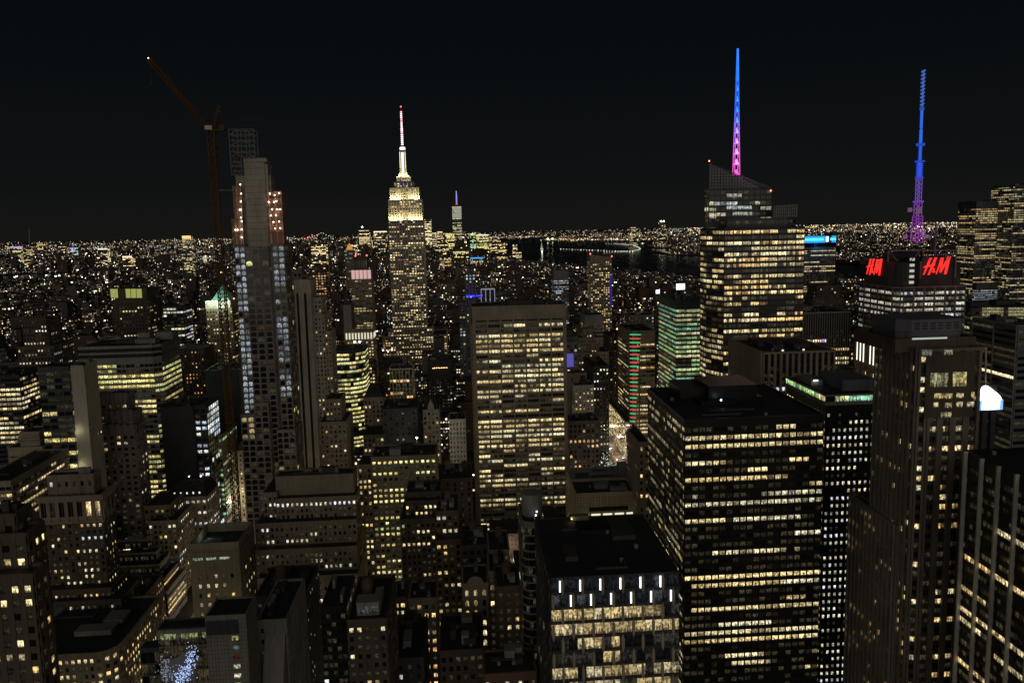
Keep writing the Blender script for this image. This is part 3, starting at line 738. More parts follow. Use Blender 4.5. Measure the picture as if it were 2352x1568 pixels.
b_.add('gable', m, 'stone'); m = MB(); m.box(X0-.4, X1+.4, Y0-1.0, Y0, z-6.4, z-5.9); m.box(X0-.4, X1+.4, Y0-1.0, Y0, z-17, z-16.5); b_.add('balcony', m, 'stone')
hero('slim_stone_building', 'slim stone building with tall windows right of the arched gable house', 1123, 1163, 1310, 348, 22, ST(mat='stone', bw=3, fh=4.0, ww=.6, wh=.6, lit=.12, per=.3, pal='neut', dim=.8))
hero('brick_apartment', 'brown apartment building in front of the banded round-cornered tower', 1140, 1196, 1345, 322, 22, ST(mat='brown', bw=3.4, fh=3.8, ww=.42, wh=.55, lit=.07, per=.3, pal='warm', dim=.8), tank=True)
hero('ornate_gable_block', 'dark block with a scrolled gable behind the slim stone building', 1122, 1170, 1262, 372, 26, ST(mat='stone', bw=3.4, fh=4, lit=.1, per=.3), tank=True)
hero('dark_loft_building', 'dark loft building topped by a pale attic with one lit skylight', 1060, 1122, 1250, 380, 26, ST(mat='charcoal', bw=4, fh=4, lit=.06, per=.2), clut=3, tank=True)
hero('low_lit_brick_row', 'low dark red brick building with small lit windows at the bottom edge', 1112, 1232, 1543, 262, 16, ST(mat='redbrick', bw=2.3, fh=4, ww=.5, wh=.45, lit=.3, per=.3, pal='wht'), clut=3)
hero('low_terrace_building', 'low building with a lit roof terrace left of the red brick building', 1010, 1110, 1490, 300, 30, ST(mat='darkbrick', bw=3, fh=4, lit=.1, per=.3, pal='orng'), clut=6)
b_ = B('banded_tower', 'slim dark round-cornered tower with thin pale bands beside the finned tower', 'tower')
a = at(1199, 1200, 300); c = at(1232, 1200, 300); X0, X1 = a[0], c[0]
z = float(at(1215, 1205, 300)[2])
pl = [(X0+4, 300)]+[(X1, 300), (X1, 322), (X0, 322), (X0, 304)]+[(X0+4-4*math.cos(q), 304-4*math.sin(q)) for q in (math.pi/8, math.pi/4, 3*math.pi/8)]
b_.tier(pl, 0, z, ST(mat='grey', bw=3, fh=3.4, ww=.97, wh=.8, pd=.0, sd=.25, lit=.02, dim=.3)); 
m = MB(); m.cyl((X0+X1)/2+2, 312, z, z+9, 4.2, k=16); m.cyl((X0+X1)/2+2, 312, z+9, z+9.6, 4.5, k=16); b_.add('roof_drum', m, 'grey')
b_.lamps('roof_light', [(X1+.3, 305, z+2), (X1+.8, 306, z+3.2)], .4, 2, 'e_white')

b_ = B('setback_brick_block', 'dark brick block with stepped roofs and bright corner windows, centre', 'building')
s_ = ST(mat='darkbrick', bw=2.7, fh=3.6, ww=.5, wh=.5, lit=.38, per=.5, pal='warm', rows='office', dim=.5)
b_.rect(934, 1012, 1128, 425, 20, s_); b_.clutter(2)
b_.rect(930, 1004, 1148, 418, 30, s_); b_.rect(920, 1000, 1190, 410, 36, s_); b_.rect(1000, 1052, 1172, 412, 28, ST(mat='brown', bw=3, fh=3.8, lit=.35, per=.5, pal='wht', ww=.55)); b_.clutter(2, tank=True)
b_.rect(1000, 1059, 1238, 402, 38, ST(mat='brown', bw=3.2, fh=3.7, lit=.4, per=.4, pal='warm', ww=.5))
b_ = hero('yellow_window_slab', 'broad brick slab full of yellow lit windows left of the dark stepped brick block', 852, 1001, 1046, 470, 26, ST(mat='tan', bw=3.3, fh=3.6, ww=.55, wh=.5, lit=.52, per=.55, pal='yel', dim=.7, rows='office', gain=1.1))
b_.rect(822, 852, 1066, 474, 22, ST(mat='tan', bw=3.1, fh=3.6, lit=.35, per=.4, pal='warm'))
hero('dark_flat_block', 'dark flat-fronted block with roof sheds left of the broad light-stone office slab', 1004, 1085, 1098, 520, 34, ST(mat='brown', bw=5, fh=3.8, ww=.3, lit=.04, per=.3), clut=4, tank=True)

b_ = B('tan_stone_block', 'wide tan stone block of stacked setbacks with many small dark windows', 'building')
s_ = ST(mat='tan', bw=2.75, fh=3.6, ww=.45, wh=.55, lit=.1, per=.4, pal='wht', dim=.55, pd=.25)
s1 = dict(s_); s1['rows'] = lambda r, n: 1.0 if r == 0 else .1; s1['per'] = .9
b_.rect(632, 812, 1090, 444, 12, ST(mat='tan', bw=9, fh=12, ww=.0, lit=0), parapet=.8); b_.clutter(3, mats=('tan', 'charcoal'))
b_.rect(632, 818, 1141, 436, 16, s1); b_.rect(603, 636, 1130, 440, 30, s_)
b_.rect(585, 819, 1197, 428, 22, s_); b_.rect(586, 820, 1258, 420, 30, s_); b_.rect(590, 822, 1322, 412, 38, s_)

# --- fifth avenue side
b_ = B('arched_skyscraper', 'tall unfinished tower with columns of arched windows, bare concrete core and orange wraps', 'skyscraper')
Y = 556
def X_(x, y, Y=Y): return float(at(x, y, Y)[0])
def Z_(x, y, Y=Y): return float(at(x, y, Y)[2])
zA, zT = Z_(595, 561), Z_(580, 541)
sa = ST(mat='pinkstone', bw=4.6, fh=4.25, ww=.78, wh=.8, pd=.45, sd=.3, lit=.0, dim=.35, arch=True)
sl = dict(sa); sl.update(bw=4.0, lit=.86, per=.3, pal='blue', gain=.36, rows=lambda r, n: (.9 if r < 10 or r > 13 else .6))
sr_ = dict(sa); sr_.update(bw=4.2, lit=.8, per=.3, pal='blue', gain=.3, rows=lambda r, n: (.9 if r < 8 or 11 < r < 26 else .1))
sd_ = dict(sa); sd_.update(lit=.04, per=.2, pal='yel', gain=.7)
x0, x1, x2, x3, x4, x5 = X_(537, 570), X_(562, 570), X_(597, 570), X_(616, 570), X_(624, 570), X_(652, 570)
b_.tier([(x0, Y+1), (x1, Y+1), (x1, Y+26), (x0, Y+26)], 0, zA, sl, parapet=0)
b_.tier([(x1, Y), (x2, Y), (x2, Y+26), (x1, Y+26)], 0, zT-8, sd_, parapet=0, roof=False)
b_.tier([(x2+.6, Y+.4), (x3, Y+.4), (x3, Y+26), (x2+.6, Y+26)], 0, zT-8, sd_, parapet=0, roof=False)
b_.tier([(x3, Y+3), (x4, Y+3), (x4, Y+26), (x3, Y+26)], 0, zA, ST(mat='pinkstone', bw=9, fh=20, lit=0, ww=.2), parapet=0)
b_.tier([(x4, Y+1), (x5, Y+1), (x5, Y+24), (x4, Y+24)], 0, zA, sr_, parapet=0, stys={1: dict(sd_, bw=6)})
# wider lower tiers
b_.tier([(x0-1.5, Y-4), (x1+.5, Y-4), (x1+.5, Y+1), (x0-1.5, Y+1)], 0, Z_(548, 951), dict(sl, bw=4.4, pal='neut', rows=lambda r, n: .75 if r < 4 else .02), parapet=.6)
b_.tier([(x1+.6, Y-3), (x2, Y-3), (x2, Y), (x1+.6, Y)], 0, Z_(590, 925), sd_, parapet=.6)
b_.tier([(x4-3, Y-4), (x5+1.5, Y-4), (x5+1.5, Y+20), (x4-3, Y+20)], 0, Z_(640, 985), dict(sd_, rows=lambda r, n: .02), parapet=.6)
# concrete core
m = MB()
c0, c1, c2, c3 = X_(556, 380), X_(604, 380), X_(610, 380), X_(616, 400)
m.box(c0, c1, Y+4, Y+18, zT-9, Z_(580, 363)); m.box(c1, c2, Y+5, Y+18, zT-9, Z_(606, 375)); m.box(X_(534, 420), c0, Y+8, Y+18, zT-9, Z_(545, 402)); m.box(c2, c3, Y+7, Y+18, zT-9, Z_(613, 401))
m.box(c1-5, c2, Y+3, Y+9, Z_(600, 371), Z_(600, 362))
b_.add('concrete_core', m, 'conc')
m = MB()
for k in range(22): m.box(c0-.02, c1+.02, Y+3.93, Y+4, zT-8+k*4.25, zT-7.8+k*4.25)
b_.add('pour_joints', m, 'charcoal')
b_.boxes.append((X_(534, 420), c3, Y+4, Y+18, zT-9, Z_(580, 365)))
# orange safety wraps with a slab every floor and work lights behind
for (xa, xb, ya, yb, nm) in ((536, 556, 424, 502, 1), (533, 559, 500, 562, 1), (614, 651, 437, 561, 2)):
    m = MB(); f2 = MB(); A0, A1 = X_(xa, yb), X_(xb, yb); zt, zb = Z_(xa, ya), Z_(xa, yb)
    m.box(A0+1, A1-1, Y+4, Y+16, zb, zt-.6)
    n = max(2, int((A1-A0)/1.4))
    pw_ = MB()
    for k in range(n): q = A0+(k+.5)*(A1-A0)/n; (pw_ if k % 3 == 1 or (nm == 1 and k % 2) else m).box(q-.5, q+.5, Y+3.6, Y+4, zb, zt-.8)
    b_.add('orange_wrap', m, 'orange'); b_.add('pale_wrap', pw_, 'palewrap')
    k = 0; z = zb
    while z < zt: f2.box(A0, A1, Y+2.2, Y+17, z, z+.35); z += 8.5; k += 1
    for q in (A0+.2, A1-.2, (A0+A1)/2): f2.bar((q, Y+2.4, zb), (q, Y+2.4, zt), .3)
    b_.add('floor_slab', f2, 'conc')
    b_.boxes.append((A0, A1, Y+4, Y+16, zb, zt))
WORK = []
for (x, y) in ((552, 424), (554, 445), (553, 463), (551, 482), (553, 482), (553, 500), (555, 508), (541, 528), (546, 528), (555, 527), (555, 545), (620, 445), (631, 448), (641, 444), (617, 464), (629, 464), (635, 462), (625, 481), (637, 481), (643, 481), (622, 495), (634, 494), (628, 510), (641, 509), (632, 525), (644, 524)):
    p = at(x, y, Y+2.0); m = MB(); m.ball(*p, .42); b_.add('work_light', m, emis('e_work', (1, .88, .66), 14)); WORK.append(p)
# steel frame on top
m = MB()
def frame(xa, xb, ya, yb, nx, rows):
    A0, A1 = X_(xa, yb, Y+8), X_(xb, yb, Y+8); za, zb = Z_(xa, yb, Y+8), Z_((xa+xb)/2, ya, Y+8)
    for yy in (Y+8, Y+17):
        for k in range(nx+1): q = A0+k*(A1-A0)/nx; m.bar((q, yy, za), (q, yy, zb), .45)
        for k in range(rows+1):
            z = za+k*(zb-za)/rows; m.bar((A0, yy, z), (A1, yy, z), .45)
        for k in range(rows):
            if k % 2 == 0:
                z, z2 = za+k*(zb-za)/rows, za+(k+1)*(zb-za)/rows
                m.bar((A0, yy, z), (A0+(A1-A0)/2, yy, z2), .25); m.bar((A1, yy, z), (A0+(A1-A0)/2, yy, z2), .25)
    for k in range(rows+1):
        z = za+k*(zb-za)/rows
        for q in (A0, A1): m.bar((q, Y+8, z), (q, Y+17, z), .4)
frame(529, 586, 297, 361, 3, 5); frame(532, 556, 361, 402, 1, 4)
b_.add('steel_frame', m, 'steel')

# tower crane beside it
cr_ = empty('tower_crane', 'ochre luffing tower crane with raised jib left of the unfinished arched tower', 'crane', at(530, 960, 540)*[1, 1, 0])
pm = at(486, 300, 540); xm, ym = float(at(508, 640, 540)[0]), 540.0
def lattice(m, p, q, w, n, t=.35):
    p = np.array(p, float); q = np.array(q, float); d = (q-p)/np.linalg.norm(q-p)
    a = np.array([1., 0, 0]) if abs(d[0]) < .9 else np.array([0, 0, 1.]); e1 = np.cross(d, a); e1 /= np.linalg.norm(e1); e2 = np.cross(d, e1)
    cs = [e1*w/2*i+e2*w/2*j for i, j in ((-1, -1), (1, -1), (1, 1), (-1, 1))]
    for c in cs: m.bar(p+c, q+c, t)
    for k in range(n):
        A0 = p+(q-p)*k/n; A1 = p+(q-p)*(k+1)/n
        for i in range(4):
            j = (i+1) % 4
            m.bar(A0+cs[i], A1+cs[j], t*.7); m.bar(A0+cs[i], A0+cs[j], t*.7)
m = MB(); ztop = float(pm[2]); lattice(m, (xm, ym, 0), (xm, ym, ztop), 4.4, 60, .55); 
m.build('mast', W('ochre'), cr_)
m = MB(); m.box(xm-3.4, xm+1.2, ym-3, ym-.5, ztop+.3, ztop+3); m.build('cab', W('white'), cr_)
m = MB(); m.cyl(xm, ym, ztop-.6, ztop+.3, 3.2); m.box(xm-2, xm+9, ym-2, ym+2, ztop-.2, ztop+.5); m.box(xm+6, xm+9.5, ym-1.6, ym+1.6, ztop+.5, ztop+3.2); m.build('counter_jib', W('ochre'), cr_)
jt = at(344, 138, 528); m = MB(); lattice(m, (xm-1.5, ym, ztop+1), jt, 2.5, 34, .42); m.build('jib', W('ochre'), cr_)
at_ = at(504, 243, 540); m = MB(); lattice(m, (xm+1.5, ym, ztop+1), at_, 1.6, 9, .4); m.bar(at_, (xm+8.5, ym, ztop+1), .25); m.build('tower_head', W('ochre'), cr_)
m = MB(); m.bar(at_, (np.array(at_)+jt)/2*[1, 1, 1]-np.array([0, 0, 2]), .06); m.bar(jt, jt-[0, 0, 14], .1); m.box(jt[0]-.5, jt[0]+.5, jt[1]-.5, jt[1]+.5, jt[2]-15.2, jt[2]-14); m.build('hoist_rope', W('charcoal'), cr_)
m = MB(); m.ball(jt[0]-.3, jt[1]-1.6, jt[2]+.8, .55); m.build('warning_light', emis('e_redlamp', (1, .22, .1), 9), cr_)
m = MB(); p = at(502, 437, 541); q = at(535, 437, 556); m.bar(p, q, 1.1); m.bar(p-[0, 0, .1], at(535, 437, 562), .8); m.build('tie_beam', W('grey'), cr_)

b_ = B('dark_striped_tower', 'slender grey-green tower with two black vertical strips, right of the arched tower', 'skyscraper')
Y = 650
s_ = ST(mat='lime', bw=3.2, fh=3.7, ww=.42, wh=.5, lit=.1, per=.3, pal='warm', dim=.4, pd=.2)
pl_ = ST(mat='lime', bw=30, fh=400, ww=.0, lit=0, pd=.15)
x0, x1 = X_(668, 650, Y), X_(713, 650, Y)
b_.tier([(x0, Y), (x1, Y), (x1, Y+24), (x0, Y+24)], 0, Z_(690, 645, Y), pl_, stys={1: ST(mat='lime', bw=4, fh=3.7, ww=.4, lit=.05)})
for xa, xb in ((680.5, 686), (698, 703.5)):
    m = MB(); A0, A1 = X_(xa, 677, Y), X_(xb, 677, Y); zt = Z_(xa, 677, Y)
    m.box(A0, A1, Y-.22, Y-.16, 0, zt); m.prism([(A0, Y-.22), ((A0+A1)/2, Y-.22), (A1, Y-.22), (A1, Y-.17), (A0, Y-.17)], zt, zt+1, ztop=[zt+.1, zt+2.5, zt+.1, zt+.1, zt+.1]); b_.add('dark_strip', m, 'black')
b_.rect(664, 692, 619, Y+8, 10, ST(mat='grey', bw=3, fh=5, lit=0), z0=Z_(690, 648, Y))
b_.rect(713, 738, 683, Y+4, 22, dict(s_, lit=.12)); b_.rect(713, 745, 722, Y+2, 26, s_); b_.rect(738, 760, 760, Y+3, 22, s_)
b_ = hero('tan_setback_tower', 'tan stepped tower with sparse small windows below the curved glass tower', 747, 782, 916, 600, 24, ST(mat='stone', bw=3.2, fh=3.9, ww=.42, wh=.48, lit=.12, per=.3, pal='warm', dim=.5))
b_.rect(734, 795, 968, 592, 34, ST(mat='stone', bw=3.2, fh=3.9, ww=.42, wh=.48, lit=.05, per=.3, pal='warm', dim=.5))

b_ = B('curved_glass_tower', 'curved glass office tower with bright full-width lit floors left of the tallest spire', 'tower')
Y = 765; x0, x1 = X_(745, 806, Y), X_(820, 806, Y)
s_ = OFF(mat='glassgrey', smat='charcoal', bw=3.2, fh=4.3, ww=.95, wh=.6, lit=.8, per=.92, pal='yel', pd=.05, sd=.25, gain=1.0, rows=lambda r, n: .9 if r % 7 != 5 else .2)
z = Z_(783, 808, Y)
b_.tier([(x0, Y), (x1-8, Y), (x1-2, Y+2.5), (x1+3, Y+7), (x1+6, Y+13), (x1+6, Y+40), (x0, Y+40)], 0, z, s_); b_.clutter(3)
b_.lamps('roof_floodlight', [(X_(811, 791, Y), Y+12, z+8), (X_(823, 791, Y), Y+12, z+8)], 1.1, 8, emis('e_flood', (1, .96, .85), 16))

# --- left background
b_ = B('yellow_floored_office', 'broad office block with long yellow lit floors and a dark banded top at left', 'office block')
Y = 630; x0, x1 = X_(178, 795, Y), X_(349, 792, Y); z = Z_(349, 792, Y)
s_ = OFF(mat='grey', bw=3.6, fh=4.25, ww=.9, wh=.58, lit=.8, per=.9, pal='yel', pd=.12, sd=.25, gain=1.0, top=13.5, rows=lambda r, n: (.05 if r == 0 else (.92 if r < 6 else .55)))
b_.tier([(x0, Y), (x1, Y), (x1+5, Y+5), (x1+5, Y+46), (x0, Y+46)], 0, z-1, s_, stys={1: dict(s_, gain=.6), 2: dict(s_, lit=.6, gain=.6)})
m = MB()
for k in range(2): m.box(x0-.4, x1+.2, Y-.5, Y-.2, z-5-k*4.6, z-2.2-k*4.6); m.prism([(x1+.3, Y-.3), (x1+5.3, Y+4.7), (x1+5.0, Y+5), (x1, Y)], z-5-k*4.6, z-2.2-k*4.6); m.box(x1+5.2, x1+5.5, Y+5.2, Y+46, z-5-k*4.6, z-2.2-k*4.6)
b_.add('dark_bands', m, 'black'); b_.unit(x0+35, x0+45, Y+30, Y+40, z, 6, 'grey'); b_.unit(x0+50, x0+64, Y+30, Y+44, z, 6, 'grey'); b_.clutter(3)
b_ = B('crowned_tower', 'dark tower with tall panels glowing yellow green around its crown', 'tower')
s_ = ST(mat='darkbrick', bw=3.2, fh=3.9, ww=.5, wh=.5, lit=.1, per=.6, rows='office', pal='neut', dim=.2)
b_.rect(257, 342, 690, 860, 34, s_); b_.rect(262, 336, 662, 866, 24, ST(mat='darkbrick', bw=8, fh=30, lit=0, ww=.1), z0=b_.last[4]-1)
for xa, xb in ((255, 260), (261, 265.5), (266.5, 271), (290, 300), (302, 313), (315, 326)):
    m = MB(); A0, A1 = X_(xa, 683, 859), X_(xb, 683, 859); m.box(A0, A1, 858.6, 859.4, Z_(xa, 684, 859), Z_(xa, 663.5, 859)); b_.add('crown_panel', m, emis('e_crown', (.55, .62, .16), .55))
b_ = B('copper_pyramid_tower', 'tan tower with a floodlit green copper pyramid roof', 'tower')
Y = 830; s_ = ST(mat='tan', bw=3.0, fh=3.8, ww=.5, wh=.5, lit=.35, per=.4, pal='warm', split=1, pd=.2)
b_.rect(473, 533, 708, Y, 30, s_, parapet=.8); x0, x1, _, _, z = b_.last
b_.rect(471, 528, 690, Y+1, 28, ST(mat='lime', bw=3.5, fh=9, ww=.4, wh=.5, lit=.2, pal='yel', arch=True, pd=.3), z0=z)
zz = b_.last[4]; m = MB(); xa, xb = X_(481, 682, Y), X_(524, 682, Y); m.frustum([(xa, Y+4), (xb, Y+4), (xb, Y+26), (xa, Y+26)], zz, [((xa+xb)/2-.6, Y+14.4), ((xa+xb)/2+.6, Y+14.4), ((xa+xb)/2+.6, Y+15.6), ((xa+xb)/2-.6, Y+15.6)], Z_(502, 655, Y+14)); b_.add('pyramid_roof', m, 'copper')
PYR = [(xa-1, Y-4, zz+2), ((xa+xb)/2, Y-5, zz+2), (xb+1, Y-4, zz+2), ((xa+xb)/2, Y-6, z+3), (xa-2, Y-6, z+2), (xb, Y-6, z+2)]
b_.lamps('warning_light', [(X_(536, 686, Y), Y+2, Z_(536, 686, Y))], .8, 6, 'e_redlamp')
b_ = B('gothic_tower', 'dark brown stepped tower with a crenellated top at the far left', 'tower')
s_ = ST(mat='brown', bw=2.8, fh=3.8, ww=.5, wh=.5, lit=.22, rows='office', per=.6, pal='wht', dim=.3, pd=.5)
b_.rect(50, 106, 731, 716, 24, s_); x0, x1, y0, y1, z = b_.last; m = MB()
for k in range(8): q = x0+(k+.3)*(x1-x0)/8; m.box(q, q+1.4, 715.4, 717, z, z+3.5)
b_.add('pinnacles', m, 'brown'); b_.rect(40, 122, 795, 708, 36, s_); b_.rect(34, 128, 860, 704, 40, s_)
b_ = hero('banded_office', 'office block with scattered long lit floors at the left edge, behind the beige stepped top', -70, 44, 862, 640, 40, OFF(mat='charcoal', bw=4, fh=4.0, ww=.92, wh=.55, lit=.45, per=.85, pal='neut', gain=.9))
b_ = B('white_sided_building', 'slim building with a grey glass front and a blank white side wall at left', 'building')
Y = 480; s_ = OFF(mat='glassgrey', smat='glassgrey', bw=4.8, fh=4.2, ww=.9, wh=.62, lit=.6, per=.6, pal='yel', pd=.1, dim=.6, gain=.95, rows=lambda r, n: (0, 0, 0, 0, 0, .0, .5, .15, .1, .5, .95, .2, .9, .05, .15, .05, .4, .1)[min(r, 17)])
b_.rect(86, 158, 842, Y, 18, s_); x0, x1, _, _, z = b_.last
b_.tier([(x1, Y+1), (X_(190, 838, Y), Y+1), (X_(190, 838, Y), Y+18), (x1, Y+18)], 0, z+.2, ST(mat='lime', bw=40, fh=900, ww=0, lit=0, pd=.05, sd=.05), stys={1: ST(mat='lime', bw=4, fh=4.2, ww=.2, wh=.4, lit=.08, skip=.7, pd=.05, sd=.02)}); b_.clutter(1)
WALLWASH = [(x1+1.5, Y-2.5, z-40), (x1+1.5, Y-2.5, z-62), (x1+1.5, Y-2.5, z-75)]
b_ = B('terracotta_tower', 'brown terracotta tower stepping up in scalloped setbacks at left', 'tower')
Y = 520; s_ = ST(mat='pinkstone', bw=4.6, fh=4.0, ww=.55, wh=.5, pd=.7, sd=.3, lit=.1, per=.3, pal='warm', split=2, dim=.5)
b_.rect(213, 292, 906, Y+6, 10, s_); tops = [b_.last]; b_.rect(194, 306, 946, Y+3, 13, s_); tops.append(b_.last); b_.rect(184, 310, 978, Y, 16, s_); tops.append(b_.last)
m = MB()
for (x0, x1, y0, y1, z) in tops:
    n = 8
    for k in range(n):
        q = x0+(k+.5)*(x1-x0)/n; m.cyl(q, y0-.1, z-5, z+2.4, 1.6, 1.6, 8)
b_.add('scalloped_crown', m, 'pinkstone'); b_.clutter(2, which=0)
b_ = B('pilastered_building', 'beige building with tall pilasters and a stepped plain top at left', 'building')
Y = 530
b_.rect(45, 90, 991, Y+10, 16, ST(mat='beige', bw=30, fh=90, ww=0, lit=0)); z = b_.last[4]
m = MB(); x0, x1 = b_.last[:2]
for k in range(4): m.box(x0-.5*k, x1+.5*k, Y+9-.5*k, Y+27, z-1-1.6*k, z-.2-1.6*k)
b_.add('stepped_top', m, 'beige')
b_.rect(18, 98, 1026, Y+5, 26, ST(mat='beige', bw=30, fh=90, ww=0, lit=0)); 
b_.rect(20, 72, 1050, Y, 30, ST(mat='beige', bw=2.6, fh=3.9, ww=.5, wh=.55, pd=.6, lit=.2, per=.3, pal='wht', dim=.6, top=3)); b_.rect(72, 104, 1040, Y-.5, 30, ST(mat='beige', bw=40, fh=300, ww=0, lit=0))
hero('ribbed_block', 'low block with slanting rows of lit windows at the left edge, above the round-domed roof', -60, 26, 1105, 415, 60, OFF(mat='stone', bw=3, fh=3.9, ww=.9, wh=.5, lit=.55, pal='warm', per=.8, sd=.5, gain=.7))
b_ = B('domed_roof_hall', 'dark hall with a curved roof lit by one glaring white lamp at the left edge', 'building')
b_.rect(-40, 66, 1212, 300, 9, ST(mat='charcoal', bw=4, fh=4, lit=.1)); x0, x1, _, _, z = b_.last
m = MB(); xc = (x0+x1)/2
for k in range(8):
    a0, a1 = math.pi*k/8, math.pi*(k+1)/8; r = (x1-x0)/2
    m.prism([(xc-r*math.cos(a0), 300.6), (xc-r*math.cos(a1), 300.6), (xc-r*math.cos(a1), 308.5), (xc-r*math.cos(a0), 308.5)], z, z+1, ztop=[z+.2+8*math.sin(a0), z+.2+8*math.sin(a1), z+.2+8*math.sin(a1), z+.2+8*math.sin(a0)])
b_.add('vaulted_roof', m, 'roofgrey')
p = at(2, 1200, 296); b_.lamps('floodlight', [p], .8, 3, emis('e_cold', (.85, .97, 1), 22)); HALL = p
b_ = B('blank_grey_block', 'blank dark grey slab with a cyan lit glass corner', 'building')
Y = 575; b_.rect(368, 443, 933, Y, 30, ST(mat='charcoal', bw=40, fh=400, ww=0, lit=0)); x0, x1, _, _, z = b_.last; b_.clutter(2)
b_.tier([(x1, Y+2), (x1+9, Y+2), (x1+9, Y+30), (x1, Y+30)], 0, z, ST(mat='charcoal', bw=4, fh=4.5, lit=.25, per=.4, pal='cool', ww=.7), stys={1: ST(mat='charcoal', bw=5, fh=4.5, ww=.9, wh=.8, lit=.7, per=.6, pal='cool', rows=lambda r, n: .95 if r < 5 else .2)})
hero('dark_teal_block', 'dark windowless block standing in front of the copper pyramid tower', 471, 547, 849, 655, 34, ST(mat='darkteal', bw=40, fh=400, ww=0, lit=0))
hero('floodlit_beige_building', 'beige building front brightly lit from the street, left of the arched tower base', 512, 556, 1035, 625, 26, ST(mat='beige', bw=3, fh=3.9, ww=.4, wh=.5, lit=.25, per=.3, pal='warm'))
hero('low_glass_office', 'low office with slanted lit floors left of the floodlit beige building', 478, 508, 1000, 600, 40, OFF(mat='stone', bw=3, fh=4, lit=.6, pal='green', gain=.6, per=.8))

# --- centre
b_ = B('spired_skyscraper', 'tallest stepped stone skyscraper with floodlit yellow crown and red-tipped needle mast', 'skyscraper')
Y = 1240
s_ = ST(mat='lime', smat='stone', bw=4.4, fh=3.75, ww=.62, wh=.56, lit=.5, per=.5, pal='warm', pd=.5, sd=.1, gain=1.3, rows=lambda r, n: rng.choice((.25, .45, .6, .75)), dim=.3, split=2)
def er(x0, x1, yt, dY, D, z0=0, st=s_, **k): b_.rect(x0, x1, yt, Y+dY, D, st, z0=z0, **k)
er(892, 972, 506, 0, 40, parapet=0); zb = b_.last[4]
scr = dict(s_, lit=.3, smat='lime', gain=1.4); scu = dict(s_, lit=.05, smat='lime', gain=1)
er(891.5, 968.5, 458, 5, 36, zb, scr); z2 = b_.last[4]
er(895, 962, 431, 10, 30, z2, scu); z3 = b_.last[4]
er(904, 950, 417, 14, 24, z3, dict(s_, lit=.0, mat='stone'), parapet=.6); z4 = b_.last[4]
er(911, 943, 405, 16, 20, z4, dict(s_, lit=.9, pal='yel', mat='lime', fh=3, bw=2.5, per=.9), parapet=.6); z5 = b_.last[4]
er(891, 993, 753, -6, 60); er(878, 1026, 770, -10, 66); er(862, 1040, 815, -14, 70)
XM = X_(925, 380, Y+18); YM = Y+26.0
m = MB(); zt = Z_(925, 348, YM)
m.frustum([(XM-8, YM-8), (XM+8, YM-8), (XM+8, YM+8), (XM-8, YM+8)], z5, [(XM-5.8, YM-5.8), (XM+5.8, YM-5.8), (XM+5.8, YM+5.8), (XM-5.8, YM+5.8)], z5+8)
m.frustum([(XM-5.6, YM-5.6), (XM+5.6, YM-5.6), (XM+5.6, YM+5.6), (XM-5.6, YM+5.6)], z5+8, [(XM-4.6, YM-4.6), (XM+4.6, YM-4.6), (XM+4.6, YM+4.6), (XM-4.6, YM+4.6)], zt)
b_.add('mooring_mast', m, 'lime')
m = MB(); m.box(XM-1.7, XM+1.7, YM-6.0, YM-5.6, z5+5, zt-2); m.box(XM-4.6, XM-4.0, YM-5.6, YM-5.0, z5+14, zt-1); m.box(XM+4.0, XM+4.6, YM-5.6, YM-5.0, z5+14, zt-1)
b_.add('mast_window', m, emis('e_mast', (1, .93, .66), 1.7))
m = MB(); m.cyl(XM, YM, zt, zt+2.5, 4.6); m.cyl(XM, YM, zt+6.5, zt+9, 4.0, 1.2); b_.add('mast_cap', m, 'lime')
m = MB(); m.cyl(XM, YM, zt+2.5, zt+6.5, 4.3, 4.0); b_.add('beacon_ring', m, emis('e_ring', (1, .82, .78), 3.5))
m = MB(); za, zz = zt+9, Z_(919, 246, YM); m.cyl(XM, YM, za, za+(zz-za)*.5, 1.3, .9, 8); m.cyl(XM, YM, za+(zz-za)*.5, zz, .7, .3, 8); b_.add('needle', m, 'steel')
for k in range(18):
    q = za+(zz-za)*(.02+.84*k/17); m = MB(); m.cyl(XM, YM, q, q+1.7, 1.75 if k < 9 else 1.4, k=8)
    b_.add('needle_light', m, emis('e_ndl_red', (1, .25, .3), 3) if k in (6, 12, 13, 17) else emis('e_ndl', (1, .86, .95), 2.2))
m = MB(); m.ball(XM, YM, zz+.5, 1.5); b_.add('warning_light', m, emis('e_redtip', (1, .08, .1), 4))
for k in range(5): m = MB(); q = X_(908+k*9, 420, Y+7); m.box(q-.7, q+.7, Y+13.1, Y+13.4, z4-6, z4-2); b_.add('purple_light', m, emis('e_purp', (.5, .35, .9), .5))
ESB = [(x, y, z) for (x, y, z) in ((X_(899, 457, Y), Y+6, z2+1.5), (X_(909, 457, Y), Y+6, z2+1.5), (X_(917, 457, Y), Y+6, z2+1.5), (X_(943, 457, Y), Y+6, z2+1.5), (X_(953, 457, Y), Y+6, z2+1.5), (X_(962, 457, Y), Y+6, z2+1.5),
      (X_(896, 505, Y), Y+.6, zb+1.5), (X_(908, 505, Y), Y+.6, zb+1.5), (X_(920, 505, Y), Y+.6, zb+1.5), (X_(944, 505, Y), Y+.6, zb+1.5), (X_(956, 505, Y), Y+.6, zb+1.5), (X_(968, 505, Y), Y+.6, zb+1.5))]
ESBM = [(XM-8, YM-11, z5+1.5), (XM+8, YM-11, z5+1.5), (XM, YM-11, z5+1.5)]

